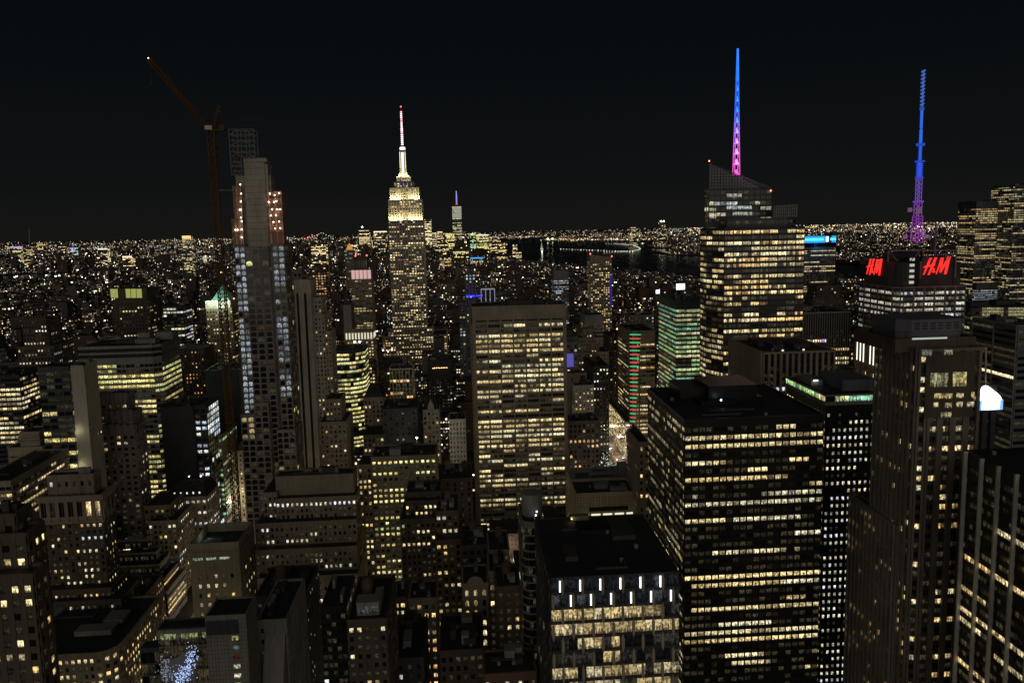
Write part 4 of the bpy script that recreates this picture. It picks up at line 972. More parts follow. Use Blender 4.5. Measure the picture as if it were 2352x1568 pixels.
b_ = B('pink_crowned_tower', 'slim tower with a pink lit crown and two red lamps beside the tallest spire', 'tower')
Y = 1110
s_ = ST(mat='stone', bw=4.8, fh=3.6, ww=.8, wh=.6, pd=.8, sd=.3, lit=.3, per=.7, rows='office', pal='warm', dim=.9, gain=.5)
b_.rect(807, 853, 641, Y, 26, s_, parapet=0); z = b_.last[4]; x0, x1 = b_.last[:2]
m = MB(); m.box(x0, x1, Y+.6, Y+25, z, z+13); b_.add('crown', m, 'pinkstone')
m = MB(); n = 5
for k in range(n): q = x0+k*(x1-x0)/n; m.box(q+.5, q+(x1-x0)/n-.5, Y, Y+.6, z+.3, z+13)
b_.add('crown_panels', m, emis('e_pink', (1, .62, .6), .62))
b_.rect(812, 843, 592, Y+6, 14, ST(mat='darkbrick', bw=3.5, fh=15, ww=.6, wh=.8, lit=.1, pal='neut', pd=.6), z0=z+12)
b_.lamps('warning_light', [(X_(815, 588, Y), Y+7, Z_(815, 588, Y)), (X_(841, 587, Y), Y+7, Z_(841, 587, Y))], 1.3, 5, emis('e_red2', (1, .08, .05), 7))
b_ = hero('colonnaded_building', 'building whose top storey colonnade is brightly lit white, below the pink crowned tower', 791, 858, 779, 930, 30, ST(mat='beige', bw=3.2, fh=3.8, lit=.45, per=.4, pal='warm'), clut=1, roof=False)
x0, x1, y0, y1, z = b_.last; m = MB(); m.box(x0+.4, x1-.4, y0+1.2, y1, z+1, z+9); b_.add('lit_storey', m, emis('e_colon', (1, .93, .66), .75)); m = MB()
for k in range(10): q = x0+k*(x1-x0-1.6)/9; m.box(q, q+1.6, y0, y0+1.2, z+1, z+9)
m.box(x0-.6, x1+.6, y0-.6, y1, z+9, z+10.6); b_.add('colonnade', m, 'lime')

b_ = B('stone_office_slab', 'broad light-stone office slab with seven wide window bays lit on most floors, centre', 'skyscraper')
Y = 590
s_ = OFF(mat='stone', bw=10.45, fh=4.02, ww=.90, wh=.60, pd=.9, sd=.7, lit=.72, per=.6, pal='neut', split=4, dim=.8, gain=.9, top=9.5+3.2, edge=2.2, rows=lambda r, n: rng.choice((.25, .5, .9, .9)))
x0, x1 = X_(1083, 704, Y), X_(1300, 697, Y); z = Z_(1190, 701, Y)
b_.tier([(x0, Y), (x1, Y), (x1, Y+34), (x0, Y+34)], 0, z-1, s_, parapet=1, stys={3: dict(s_, split=2, bw=6, lit=.3)})
m = MB()
for k in range(7): q = x0+2.2+k*(x1-x0-4.4)/7; m.box(q+.8, q+9.6, Y-.85, Y-.75, z-12.2, z-11.0)
b_.add('vent_slots', m, 'black'); b_.clutter(5, hmax=5, mats=('charcoal',)); m = MB(); m.box(X_(1180, 694, Y), X_(1183, 694, Y), Y+4.9, Y+5.1, z+1.4, z+3); b_.add('roof_light', m, 'e_dormer')
# the spread foot of the slab: front curves forward over the last ten storeys
hero('white_framed_office', 'white framed office block with a regular grid and a few orange lit floors', 894, 947, 846, 810, 26, ST(mat='white', smat='charcoal', bw=3.4, fh=4.5, ww=.8, wh=.72, pd=.5, sd=.15, lit=.3, per=.8, rows='office', pal='orng', dim=.8))
b_ = hero('dark_office_tower', 'dark tower with an orange lit restaurant terrace under its grey top', 982, 1037, 826, 880, 34, ST(mat='charcoal', bw=3, fh=3.8, lit=.06, per=.2, pal='cool', ww=.6, dim=.3, top=22), clut=2)
x0, x1, y0, y1, z = b_.last; b_.lamps('terrace_lamp', [(x0+6+k*2, y0-.6, z-8.5+rng.uniform(-.3, .3)) for k in range(9)], .55, 0, emis('e_amber', (1, .62, .3), 5))
b_ = hero('gothic_gabled_building', 'pale building with a pointed dormer gable and steep slate roof', 971, 1008, 940, 650, 22, ST(mat='lime', bw=3.2, fh=4.1, ww=.5, wh=.55, lit=.2, per=.3, pal='warm', arch=True, dim=.6), clut=0, parapet=.4, roof=False)
x0, x1, y0, y1, z = b_.last; m = MB(); m.frustum([(x0, y0), (x1, y0), (x1, y1), (x0, y1)], z+.4, [(x0+3, y0+8), (x1-3, y0+8), (x1-3, y1-6), (x0+3, y1-6)], z+10); b_.add('slate_roof', m, 'roof'); m = MB(); xm_ = x0+(x1-x0)*.5
m.prism([(xm_-2.6, y0-.3), (xm_, y0-.3), (xm_+2.6, y0-.3), (xm_+2.6, y0+4), (xm_, y0+4), (xm_-2.6, y0+4)], z, z+3, ztop=[z+3.5, z+9, z+3.5, z+3.5, z+9, z+3.5]); b_.add('dormer', m, 'lime')
b_ = hero('pale_narrow_tower', 'narrow pale tower with blank upper storeys left of the stone office slab', 1031, 1069, 962, 630, 24, ST(mat='white', bw=2.6, fh=4, ww=.5, wh=.5, lit=.0, dim=.9, pd=.3), clut=2)
b_ = hero('dark_walled_block', 'bulky dark block with blank walls behind the yellow window slab', 877, 958, 937, 620, 36, ST(mat='charcoal', bw=5, fh=4.4, ww=.3, wh=.4, lit=.08, per=.3, pal='warm', skip=.3), clut=3)
p = at(957, 1005, 600); b_.lamps('floodlight', [p], .9, 6, 'e_flood'); SPOT957 = p
b_ = hero('corniced_hotel', 'stone hotel with lit upper windows and a steep dark roof, below the colonnaded building', 835, 880, 912, 640, 24, ST(mat='stone', bw=3, fh=4.0, lit=.3, per=.4, pal='warm', ww=.45), clut=0)
x0, x1, y0, y1, z = b_.last; m = MB(); m.frustum([(x0, y0), (x1, y0), (x1, y1), (x0, y1)], z+1, [(x0+4, y0+6), (x1-4, y0+6), (x1-4, y1-6), (x0+4, y1-6)], z+10); b_.add('hipped_roof', m, 'roof')
b_.rect(834, 882, 998, 606, 30, ST(mat='brown', bw=3.6, fh=4.2, lit=.3, per=.5, pal='warm', ww=.5))
hero('slim_lit_tower', 'slim tower with stacked pink and white windows right of the curved glass tower', 842, 860, 830, 850, 18, ST(mat='darkbrick', bw=3.2, fh=3.8, ww=.7, wh=.6, lit=.6, per=.3, pal='warm'))
hero('dark_terrace_block', 'dark block with warm roof lamps in front of the tallest spire base', 868, 902, 850, 960, 30, ST(mat='brown', bw=3.6, fh=4, lit=.15, per=.3), clut=2)
b_ = BLD[-1]; b_.lamps('roof_lamp', [at(x, y, 958) for x, y in ((880, 804), (891, 807), (900, 803))], 1.0, 24, emis('e_warmflood', (1, .86, .6), 9))

# --- right of the stone slab
b_ = hero('teal_topped_block', 'small block with a pale teal roof box beside the stone office slab', 1301, 1326, 785, 720, 24, ST(mat='grey', bw=4, fh=4, lit=.12, per=.3), clut=1)
b_.rect(1301, 1326, 772, 724, 16, ST(mat='bluegrey', bw=30, fh=90, ww=0, lit=0), z0=b_.last[4])
x0, x1, y0, y1, z = b_.last; m = MB(); zt = Z_(1310, 812, 719); m.box(X_(1301, 812, 719), X_(1317, 812, 719), 718.4, 718.8, Z_(1310, 842, 719), zt); b_.add('blue_screen', m, emis('e_bluescr', (.22, .2, .9), .4))
b_ = B('art_deco_block', 'brown stepped art deco block with small lit windows right of the stone slab', 'building')
s_ = ST(mat='stone', bw=3.1, fh=3.8, ww=.42, wh=.48, lit=.22, per=.4, pal='warm', dim=.4)
b_.rect(1340, 1366, 755, 832, 18, s_); b_.rect(1328, 1376, 775, 826, 26, s_); b_.rect(1322, 1398, 808, 818, 36, s_); b_.clutter(2, which=0)
hero('dark_slab_block', 'tall dark slab with a few bright window columns behind the white apartment house', 1362, 1398, 840, 760, 60, ST(mat='charcoal', bw=3.1, fh=3.9, ww=.45, wh=.5, lit=.22, rows='office', per=.6, pal='wht'))
b_ = hero('white_apartment_house', 'white apartment house with side balconies and a lamp-lit roof tank', 1319, 1364, 884, 690, 22, ST(mat='white', bw=4, fh=3.7, ww=.35, wh=.4, lit=.3, per=.2, pal='warm', dim=.6, pd=.15), clut=2, tank=True)
hero('beige_rear_wall', 'beige blank-walled block with stains left of the white apartment house', 1303, 1347, 856, 705, 12, ST(mat='beige', bw=12, fh=9, ww=.1, lit=0))
b_ = hero('mansion_block', 'ornate stone mansion block with orange lit arched windows facing the park', 1306, 1376, 966, 650, 26, ST(mat='pinkstone', bw=3.7, fh=4.6, ww=.5, wh=.6, lit=.3, per=.5, pal='orng', arch=True, rows=lambda r, n: .9 if r == 3 else .12), clut=4)
hero('purple_shaft', 'slim purple-brown shaft of a tower left of the red and green lit tower', 1399, 1426, 770, 935, 40, ST(mat='darkbrick', bw=4.5, fh=4, ww=.4, wh=.6, lit=.1, per=.3, pal='warm', pd=1.0))
b_ = B('striped_light_tower', 'office tower with red and green light bars stacked up its rounded corner', 'tower')
Y = 782; x0, x1 = X_(1446, 760, Y), X_(1504, 757, Y); z = Z_(1480, 759, Y)
s_ = OFF(mat='stone', bw=5, fh=4.1, ww=.9, wh=.5, lit=.35, pal='warm', gain=.8, top=12, pd=.15, sd=.3)
b_.tier([(x0+8, Y), (x1, Y), (x1, Y+60), (x0, Y+60), (x0, Y+6), (x0+3, Y+1.5)], 0, z-1, s_, plain=(4, 5)); b_.clutter(2)
m1 = MB(); m2 = MB(); gl = MB(); nb = 32
for k in range(nb):
    zz = z-4-k*4.15*1.02; wd = 10*(1-k/nb*.86)
    (m1 if k % 2 else m2).prism([(x0+.6, Y+1.2), (x0+1.6+wd, Y-1.4), (x0+1.6+wd, Y-.6), (x0+.6, Y+2.0)], zz-.32, zz+.32)
gl.prism([(x0+.4, Y+2.4), (x0+11, Y-.6), (x0+11, Y+.2), (x0+.4, Y+3.2)], z-110, z-1); b_.add('glass_corner', gl, 'glassgrey')
b_.add('red_light_bars', m1, emis('e_barred', (1, .12, .08), 1.15)); b_.add('green_light_bars', m2, emis('e_bargrn', (.08, 1, .42), .9))
b_ = B('sparkling_store', 'store building with a glittering white lit side wall along the avenue', 'store')
Ys = 775; q0, q1 = X_(1438, 1000, Ys), X_(1447, 1000, Ys)
b_.tier([(q0, Ys), (q1, Ys), (q1, Ys+105), (q0, Ys+105)], 0, Z_(1438, 970, Ys), OFF(mat='grey', bw=3, fh=4, lit=.8, pal='wht'), stys={3: ST(mat='glassgrey', bw=2.6, fh=2.4, ww=.86, wh=.8, pd=.03, sd=.02, lit=.62, per=.1, pal='warm', gain=.9)})
b_ = hero('pale_corner_tower', 'slim pale stone tower squeezed against the black slab', 1467, 1491, 1014, 430, 30, ST(mat='stone', bw=3, fh=4.1, ww=.4, wh=.5, lit=.15, per=.7, pal='warm'))
b_ = hero('windowless_theatre', 'low windowless hall with perforated concrete walls and a lit strip at its foot', 1323, 1458, 1130, 445, 24, ST(mat='beige', bw=1.9, fh=1.6, ww=.3, wh=.3, pd=.1, sd=.1, lit=0, dim=0, bot=2), clut=4)
x0, x1, y0, y1, z = b_.last; m = MB()
for k in range(5): q = x0+2+k*(x1-x0)/5; m.box(q, q+5.6, y0-.5, y0-.2, Z_(1390, 1183, 445), Z_(1390, 1178, 445))
b_.add('lit_strip', m, emis('e_strip', (1, .95, .7), .9)); m = MB(); m.box(x0+8, x0+32, y0-.35, y0-.15, Z_(1390, 1172, 445), Z_(1390, 1163, 445)); b_.add('dark_opening', m, 'black')
hero('flat_pale_roof', 'low building with a pale flat roof full of ducts behind the windowless hall', 1311, 1456, 1098, 505, 26, ST(mat='beige', bw=4, fh=4, lit=.1), clut=0, roofc='roofgrey')
b_ = BLD[-1]; b_.clutter(8, hmax=2.0, mats=('grey', 'charcoal', 'grey')); p = at(1431, 1076, 512); b_.unit(float(p[0])-3, float(p[0])+3, 512, 518, b_.last[4], 8, 'purple')

b_ = B('green_glass_tower', 'green glass office tower lit on every floor, with a white glowing roof sign', 'tower')
Y = 690; x0, x1 = X_(1553, 700, Y), X_(1625, 690, Y); z = Z_(1553, 692, Y)
s_ = OFF(mat='greenish', bw=4.6, fh=4.25, ww=.92, wh=.6, lit=.75, per=.7, pal='green', gain=.62, pd=.1, sd=.2, top=6, dim=.9, rows=lambda r, n: rng.choice((.6, .95, .9)))
b_.tier([(x0, Y), (x1, Y), (x1, Y+62), (x0, Y+62)], 0, z-1, s_, stys={3: dict(s_, gain=.4, lit=.6)}); b_.clutter(4)
for (xa, xb, ya, yb, yy) in ((1554, 1573, 652, 665, Y+12), (1507, 1515, 666, 674, Y+58)):
    m = MB(); m.box(X_(xa, ya, yy), X_(xb, ya, yy), yy, yy+.6, Z_(xa, yb, yy), Z_(xa, ya, yy)); b_.add('roof_sign', m, emis('e_sfsign', (.8, .9, 1), 3.2))
    m = MB()
    for q in (xa, xb): m.bar((X_(q, ya, yy), yy+.9, z-2), (X_(q, ya, yy), yy+.9, Z_(xa, yb, yy)+1), .4)
    b_.add('sign_posts', m, 'steel')

b_ = B('slanted_glass_skyscraper', 'faceted glass skyscraper with a slanted lattice top and blue to magenta needle', 'skyscraper')
Y = 560
s_ = OFF(mat='glassgrey', smat='charcoal', bw=6.6, fh=4.15, ww=.92, wh=.6, lit=.52, per=.45, pal='warm', pd=.1, sd=.15, split=3, dim=.7, gain=1.0, rows=lambda r, n: (.0 if r < 0 else rng.choice((.15, .45, .7, .85))))
xa, xb = X_(1662, 700, Y), X_(1845, 700, Y); zf = Z_(1750, 522, Y)
xl = X_(1622, 700, Y+18)
# lower body with a slanted left facet
b_.tier([(xa, Y), (xb, Y), (xb, Y+33), (xl, Y+33), (xl, Y+18)], 0, zf, s_, parapet=0, stys={3: dict(s_, gain=.7, lit=.4), 4: dict(s_, gain=.8)})
# dark collar and the two upper prisms
sd2 = ST(mat='glassgrey', bw=3.2, fh=4.15, ww=.9, wh=.6, lit=.04, per=.8, pal='cool', pd=.08, dim=.4)
xu0, xu1, xu2 = X_(1628, 480, Y+20), X_(1772, 480, Y+20), X_(1834, 500, Y+4)
zcol = Z_(1750, 500, Y+4)
b_.tier([(xa+3, Y+3), (xu2-9, Y+3), (xu2, Y+9), (xu2, Y+32), (xa+3, Y+32)], zf, zcol, dict(sd2, lit=0), parapet=0, ztop=[zf+3, zcol-1, zcol, zcol, zf+3])
zs1, zs2 = Z_(1630, 373, Y+20), Z_(1772, 441, Y+20)
st_u = dict(sd2); st_u.update(rows=lambda r, n: .0)
zroof = Z_(1700, 432, Y+20)
b_.tier([(xu0, Y+20), (xu1, Y+20), (xu1, Y+30), (xu0, Y+30)], zf, zroof, ST(mat='glassgrey', bw=4.4, fh=4.15, ww=.9, wh=.62, lit=.12, per=.75, pal='wht', gain=.8, dim=.3), parapet=0)
def wl(x0, x1, y0, y1, col):
    n = max(1, round((x1-x0)/6))
    for k in range(n):
        a, e = x0+(x1-x0)*k/n, x0+(x1-x0)*(k+.9)/n
        b_.wins.append(([(X_(a, y1, Y+19.8), Y+19.75, Z_(a, y1, Y+19.8)), (X_(e, y1, Y+19.8), Y+19.75, Z_(e, y1, Y+19.8)), (X_(e, y1, Y+19.8), Y+19.75, Z_(e, y0, Y+19.8)), (X_(a, y1, Y+19.8), Y+19.75, Z_(a, y0, Y+19.8))], col))
wl(1669, 1704, 445, 453, (.5, .52, .42)); wl(1669, 1727, 473, 481, (.55, .62, .6)); wl(1683, 1728, 487, 495, (.4, .45, .36)); wl(1631, 1645, 463, 472, (.75, .66, .42)); wl(1630, 1645, 478, 486, (.4, .38, .26)); wl(1630, 1645, 493, 502, (.75, .66, .42)); wl(1630, 1644, 523, 532, (.5, .52, .4))
# open lattice screens: thin panes between mullions, sloping top edge
def screen(x0, x1, z0, za, zb, y, nx, nz, nm):
    gm = MB(); gm.prism([(x0, y), (x1, y), (x1, y+.15), (x0, y+.15)], z0, z0+1, ztop=[za, zb, zb, za]); b_.add('glass_screen', gm, 'screenglass')
    mm_ = MB()
    for k in range(nx+1): q = x0+(x1-x0)*k/nx; zt_ = za+(zb-za)*k/nx; mm_.box(q-.16, q+.16, y-.3, y-.02, z0, zt_)
    for k in range(nz+1):
        zz = z0+(max(za, zb)-z0)*k/nz
        xe = x1 if zz <= min(za, zb) else x0+(x1-x0)*(za-zz)/(za-zb)
        if xe > x0+.3: mm_.box(x0, xe, y-.24, y-.02, zz-.14, zz+.14)
    mm_.bar((x0, y-.2, za), (x1, y-.2, zb), .4); b_.add('mullions', mm_, 'charcoal')
screen(xu0, xu1, zroof, zs1, zs2, Y+20.2, 22, 9, 0)
sa_, sb_ = X_(1776, 490, Y+6), X_(1832, 490, Y+6); screen(sa_, sb_, zcol, Z_(1776, 472, Y+6), Z_(1832, 468, Y+6), Y+6, 12, 4, 0)
m = MB(); m.box(xu0, xu1, Y+29.6, Y+29.8, zroof, zs2-2); m.box(xu0, xu0+.2, Y+20.4, Y+29.5, zroof, zs2); b_.add('glass_screen', m, 'screenglass')
m = MB(); m.ball(xu0, Y+20, zs1+1, .6); b_.add('warning_light', m, 'e_redlamp'); m = MB(); m.ball(xu1-1, Y+19.5, zs2+1, .8); b_.add('warning_light', m, emis('e_red3', (1, .1, .08), 8))
XS = X_(1691, 400, Y+30); YS = Y+30.0
zs0, zst = Z_(1691, 402, YS), Z_(1688, 112, YS)
def gradcol(t, stops):
    for (a, ca_), (e, cb_) in zip(stops, stops[1:]):
        if t <= e: q = (t-a)/(e-a); return tuple(x+(y-x)*q for x, y in zip(ca_, cb_))
    return stops[-1][1]
NS = 12
SPIRE = []
for k in range(NS):
    t0, t1 = k/NS, (k+1)/NS; za, zz = zs0+(zst-zs0)*t0, zs0+(zst-zs0)*t1
    w0, w1 = 1.75*(1-t0)+.32, 1.75*(1-t1)+.32
    col = gradcol(t0, [(0, (1, .12, .62)), (.2, (.75, .14, .9)), (.36, (.26, .16, 1)), (.45, (.03, .13, 1)), (.8, (.012, .17, 1)), (1, (.03, .22, 1))])
    m = MB()
    for i, j in ((-1, -1), (1, -1), (1, 1), (-1, 1)): m.bar((XS+i*w0, YS+j*w0, za), (XS+i*w1, YS+j*w1, zz), .5)
    m.bar((XS-w0, YS-w0, za), (XS+w1, YS-w1, zz), .25); m.bar((XS+w0, YS+w0, za), (XS-w1, YS+w1, zz), .25)
    for i, j, i2, j2 in ((-1, -1, 1, -1), (1, -1, 1, 1), (1, 1, -1, 1), (-1, 1, -1, -1)): m.bar((XS+i*w0, YS+j*w0, za), (XS+i2*w0, YS+j2*w0, za), .5)
    if k > 8: m.box(XS-w0*.8, XS+w0*.8, YS-w0*.8, YS+w0*.8, za, zz)
    b_.add('needle_section', m, emis('e_sp%d' % k, col, .95 if k < 9 else 1.3))
    m = MB(); m.frustum([(XS-w0*.85, YS-w0*.85), (XS+w0*.85, YS-w0*.85), (XS+w0*.85, YS+w0*.85), (XS-w0*.85, YS+w0*.85)], za+.3, [(XS-.05, YS-.05), (XS+.05, YS-.05), (XS+.05, YS+.05), (XS-.05, YS+.05)], za+(zz-za)*.55); b_.add('needle_lamp', m, emis('e_spl%d' % k, tuple(c*.75+.25*(c > .12) for c in col), 1.6))
    SPIRE.append(((XS, YS-4, za), col))

b_ = B('blue_topped_tower', 'dark slab tower topped by a glowing cyan band, right of the slanted glass skyscraper', 'skyscraper')
Y = 1300; x0, x1 = X_(1826, 545, Y), X_(1920, 543, Y); z = Z_(1880, 558, Y)
b_.tier([(x0, Y), (x1, Y), (x1, Y+40), (x0, Y+40)], 0, z, OFF(mat='black', bw=3.2, fh=3.9, ww=.9, wh=.5, lit=.35, per=.85, pal='neut', gain=.8, top=8), parapet=0)
m = MB(); m.box(x0, x1, Y+.8, Y+39, z, z+12.5); b_.add('crown', m, 'charcoal')
m = MB(); xs = x0; done = False
while xs < x1-1:
    q = X_(1898, 548, Y)
    if xs > q and m.f and not done: b_.add('cyan_band', m, emis('e_cyan', (.01, .33, 1), 1.2)); m = MB(); done = True
    if not (q-3.4 < xs < q+8): m.box(xs, xs+1.7, Y-.1, Y+.7, z+.5, z+12)
    xs += 1.95
b_.add('cyan_band', m, emis('e_cyan', (.01, .33, 1), 1.2)); 
for A0, A1 in ((X_(1838, 549, Y), X_(1892, 549, Y)), (X_(1907, 549, Y), x1)): m = MB(); m.box(A0, A1, Y-.3, Y-.1, z+4, z+8.5); b_.add('cyan_strip', m, emis('e_cyan2', (.1, .75, 1), 1.3))
m = MB(); q = X_(1900, 549, Y); m.prism([(q-2.2, Y-.4), (q+2.2, Y-.4), (q+2.2, Y+.4), (q-2.2, Y+.4)], z+2, z+11); b_.add('white_logo', m, emis('e_logo', (1, .95, .9), 2.2))
m = MB(); m.box(x0, x1, Y-.2, Y-.05, z-7, z-.5); b_.add('glazed_band', m, 'bluegrey')
BLUETOP = (X_(1880, 560, Y), Y-12, z-4)
b_ = B('clock_shouldered_tower', 'brown stepped tower top between the glass skyscraper and the sign tower', 'tower')
s_ = ST(mat='brown', bw=3.2, fh=3.9, ww=.35, wh=.5, lit=.07, per=.3, pal='wht', pd=.5)
b_.rect(1876, 1934, 655, 800, 22, s_); b_.rect(1868, 1938, 684, 794, 30, s_)
b_ = hero('white_ribbed_tower', 'office tower with thin white vertical ribs and a few lit floors', 1846, 1953, 716, 625, 50, OFF(mat='grey', smat='black', bw=2.0, fh=3.9, ww=.72, wh=.62, pd=.6, sd=.05, lit=.16, per=.93, pal='warm', top=14, gain=1.0, dim=.15))
m = MB(); m.box(X_(1885, 783, 625), X_(1892, 783, 625), 624.2, 624.5, Z_(1888, 785, 625), Z_(1888, 780, 625)); BLD[-1].add('purple_screen', m, emis('e_violet', (.35, .1, 1), 1.2))
b_ = B('ribbed_block_tower', 'flat-topped brown block with deep vertical ribs in front of the slanted glass skyscraper', 'office block')
Y = 424; x0, x1 = X_(1752, 809, Y), X_(1916, 805, Y); z = Z_(1752, 809, Y)
s_ = ST(mat='stone', smat='black', bw=3.45, fh=4.0, ww=.6, wh=.55, pd=1.2, sd=.05, lit=.4, per=.7, rows=lambda r, n: (0, 0, 0, .0, .85, .35, .6, .2, .3, .2)[min(r, 9)], pal='wht', dim=.2, top=3)
b_.tier([(x0, Y), (x1, Y), (x1, Y+54), (x0, Y+54)], 0, z-1, s_); b_.clutter(7, hmax=3, mats=('charcoal',))
m = MB(); m.box(X_(1796, 804, Y), X_(1800, 804, Y), Y-.1, Y+.3, z+.3, z+1.2); m.box(X_(1844, 804, Y), X_(1848, 804, Y), Y-.1, Y+.3, z+.3, z+1.2); b_.add('roof_light', m, 'e_dormer')
b_ = B('lit_pilaster_building', 'pale building with tall white lit slots along its top, left of the brown ribbed tower', 'building')
pA = at(1965, 768, 505); X0 = float(pA[0]); pB = atX(2032, 782, X0)
b_.tier([(X0, float(pB[1])), (X0+40, float(pB[1])), (X0+40, 505), (X0, 505)], 0, float(pA[2]), ST(mat='beige', bw=3.4, fh=4.2, ww=.45, wh=.6, lit=.4, per=.3, pal='warm', top=22)); m = MB()
for k in range(8):
    if k == 4: continue
    q = float(pB[1])+3+k*(502-float(pB[1]))/8; m.box(X0-.6, X0-.4, q, q+.9, float(pA[2])-17, float(pA[2])-2)
b_.add('lit_slot', m, emis('e_slot', (1, .98, .85), 1.6))

b_ = B('sign_tower', 'tower with red H&M signs on dark screens and a lattice antenna mast', 'skyscraper')
Y = 560; x0, x1 = X_(2075, 660, Y), X_(2219, 655, Y); z = Z_(2150, 657, Y); xc = X_(2050, 660, Y+6); xl = X_(1985, 672, Y+44)
s_ = OFF(mat='purple', smat='charcoal', bw=8.6, fh=4.3, ww=.84, wh=.55, lit=.78, per=.7, pal='wht', gain=.62, split=3, dim=.9, top=2, rows=lambda r, n: (.9, .8, .9, .9, .85, .4, .5)[min(r, 6)])
b_.tier([(x0, Y), (x1, Y), (x1, Y+52), (xl, Y+52), (xl, Y+44), (xc, Y+6), (xc+4, Y+1.5)], 0, z-1, s_, stys={5: dict(s_, bw=5, gain=.4, lit=.5, split=2), 4: dict(s_, gain=.5), 3: dict(s_, gain=.5)})
zt = Z_(2150, 592, Y)
m = MB(); m.cyl(X_(2078, 630, Y+18), Y+19, z, Z_(2078, 606, Y), 13.5, k=20); b_.add('roof_drum', m, 'charcoal')
for k in range(5): m = MB(); m.box(X_(2091, 625, Y+4), X_(2101, 625, Y+4), Y+4.6, Y+5.2, z+2+k*4.4, z+4+k*4.4); b_.add('drum_window', m, emis('e_drum', (.8, .82, .7), .6))
m = MB(); m.box(X_(2112, 600, Y+2), X_(2196, 600, Y+2), Y+2, Y+30, z, zt); m.box(X_(2190, 640, Y+1), X_(2206, 640, Y+1), Y+1, Y+30, z, Z_(2200, 602, Y)); b_.add('screen_block', m, 'charcoal')
m = MB()
for xa, xb_, ya, yb in ((2040, 2116, 576, 602), (2116, 2196, 576, 640)):
    A0, A1 = X_(xa, ya, Y+1), X_(xb_, ya, Y+1); za, zz = Z_(xa, yb, Y+1), Z_(xa, ya, Y+1)
    m.bar((A0, Y+1, zz), (A1, Y+1, zz), .9); m.bar((A0, Y+1, za), (A0, Y+1, zz), .9); m.bar((A1, Y+1, za), (A1, Y+1, zz), .9); m.bar((A0, Y+1, zz), (A0+8, Y+1, zz-8), .5); m.bar((A1, Y+1, zz), (A1-8, Y+1, zz-8), .5)
A0, A1 = X_(2112, 518, Y+26), X_(2150, 518, Y+26); zz = Z_(2140, 515, Y+26); m.bar((A0, Y+26, zz), (A1, Y+26, zz), 1.0); m.bar((A1, Y+26, zt), (A1, Y+26, zz), 1.0); m.bar((A1, Y+26, zz-4), (A1-8, Y+26, zz-14), .5)
b_.add('roof_frame', m, 'purple'); b_.unit(X_(2050, 580, Y+20), X_(2110, 580, Y+20), Y+20, Y+34, z, zt-z+3, 'black')
# antenna
XA, YA = X_(2106, 540, Y+24), Y+24.0
zz0, zz1 = Z_(2105, 556, YA), Z_(2117, 161, YA)
secs = [(0, .10, 6.2, 'L'), (.10, .155, 5.2, 'L'), (.155, .235, 4.0, 'L'), (.235, .245, 5.6, 'C'), (.245, .37, 3.1, 'L'), (.37, .385, 4.2, 'C'), (.385, .47, 5.0, 'R'), (.47, .48, 5.2, 'C'), (.48, .565, 2.7, 'R'), (.565, .58, 4.6, 'C'), (.58, .66, 2.2, 'S'), (.66, .67, 1.4, 'S'), (.67, .77, 2.0, 'S'), (.77, .79, 2.4, 'C'), (.79, 1.0, 2.0, 'T')]
stops = [(0, (.55, .05, .62)), (.12, (.42, .07, .62)), (.3, (.26, .13, .75)), (.4, (.04, .09, 1)), (.6, (.02, .17, 1)), (.8, (.04, .16, .9)), (1, (.12, .26, .7))]
for a, e, w, kind in secs:
    za, zz = zz0+(zz1-zz0)*a, zz0+(zz1-zz0)*e; col = gradcol((a+e)/2, stops); m = MB(); k_ = .42
    if kind == 'L':
        for i, j in ((-1, -1), (1, -1), (1, 1), (-1, 1)): m.bar((XA+i*w/2, YA+j*w/2, za), (XA+i*w/2, YA+j*w/2, zz), .4)
        n = max(3, int((zz-za)/3.2))
        for q in range(n):
            u0, u1 = za+(zz-za)*q/n, za+(zz-za)*(q+1)/n
            m.bar((XA-w/2, YA-w/2, u0), (XA+w/2, YA-w/2, u1), .25); m.bar((XA-w/2, YA-w/2, u0), (XA+w/2, YA-w/2, u0), .35); m.bar((XA+w/2, YA+w/2, u0), (XA-w/2, YA+w/2, u1), .25); m.bar((XA-w/2, YA+w/2, u0), (XA-w/2, YA-w/2, u1), .25)
        k_ = .5
    elif kind == 'C': m.box(XA-w/2, XA+w/2, YA-w/2, YA+w/2, za, zz)
    elif kind == 'R':
        n = max(4, int((zz-za)/1.5))
        for q in range(n): u0 = za+(zz-za)*q/n; m.cyl(XA, YA, u0, u0+.7, w/2, k=8)
        m.cyl(XA, YA, za, zz, w*.3, k=8); k_ = .75
    elif kind == 'S': m.cyl(XA, YA, za, zz, w/2, k=10); k_ = .8
    else:
        m.cyl(XA, YA, za, zz, .35, k=8)
        for q in range(10):
            u0 = za+(zz-za)*(q+.3)/10; m.box(XA-w/2-.3, XA+w/2-.3, YA-.8, YA+.8, u0, u0+1.3); m.box(XA+.2, XA+w/2+.5, YA-.8, YA+.8, u0+1.4, u0+2.0)
        k_ = .6
    b_.add('antenna_section', m, emis('e_an%d' % int(a*1000), col, k_))
for (x, y, r) in ((2090, 482, 1.6), (2111, 484, 2.2), (2079, 544, 1.6), (2121, 535, 1.6), (2130, 543, 1.4)):
    p = at(x, y, YA-4); m = MB(); m.cyl(p[0], p[1], p[2]-r, p[2]+r, r, k=10); m.bar(p, (XA, YA, p[2]), .3); b_.add('dish_aerial', m, emis('e_dish', (.5, .25, .5), .25))
MAST = (XA, YA, zz0)
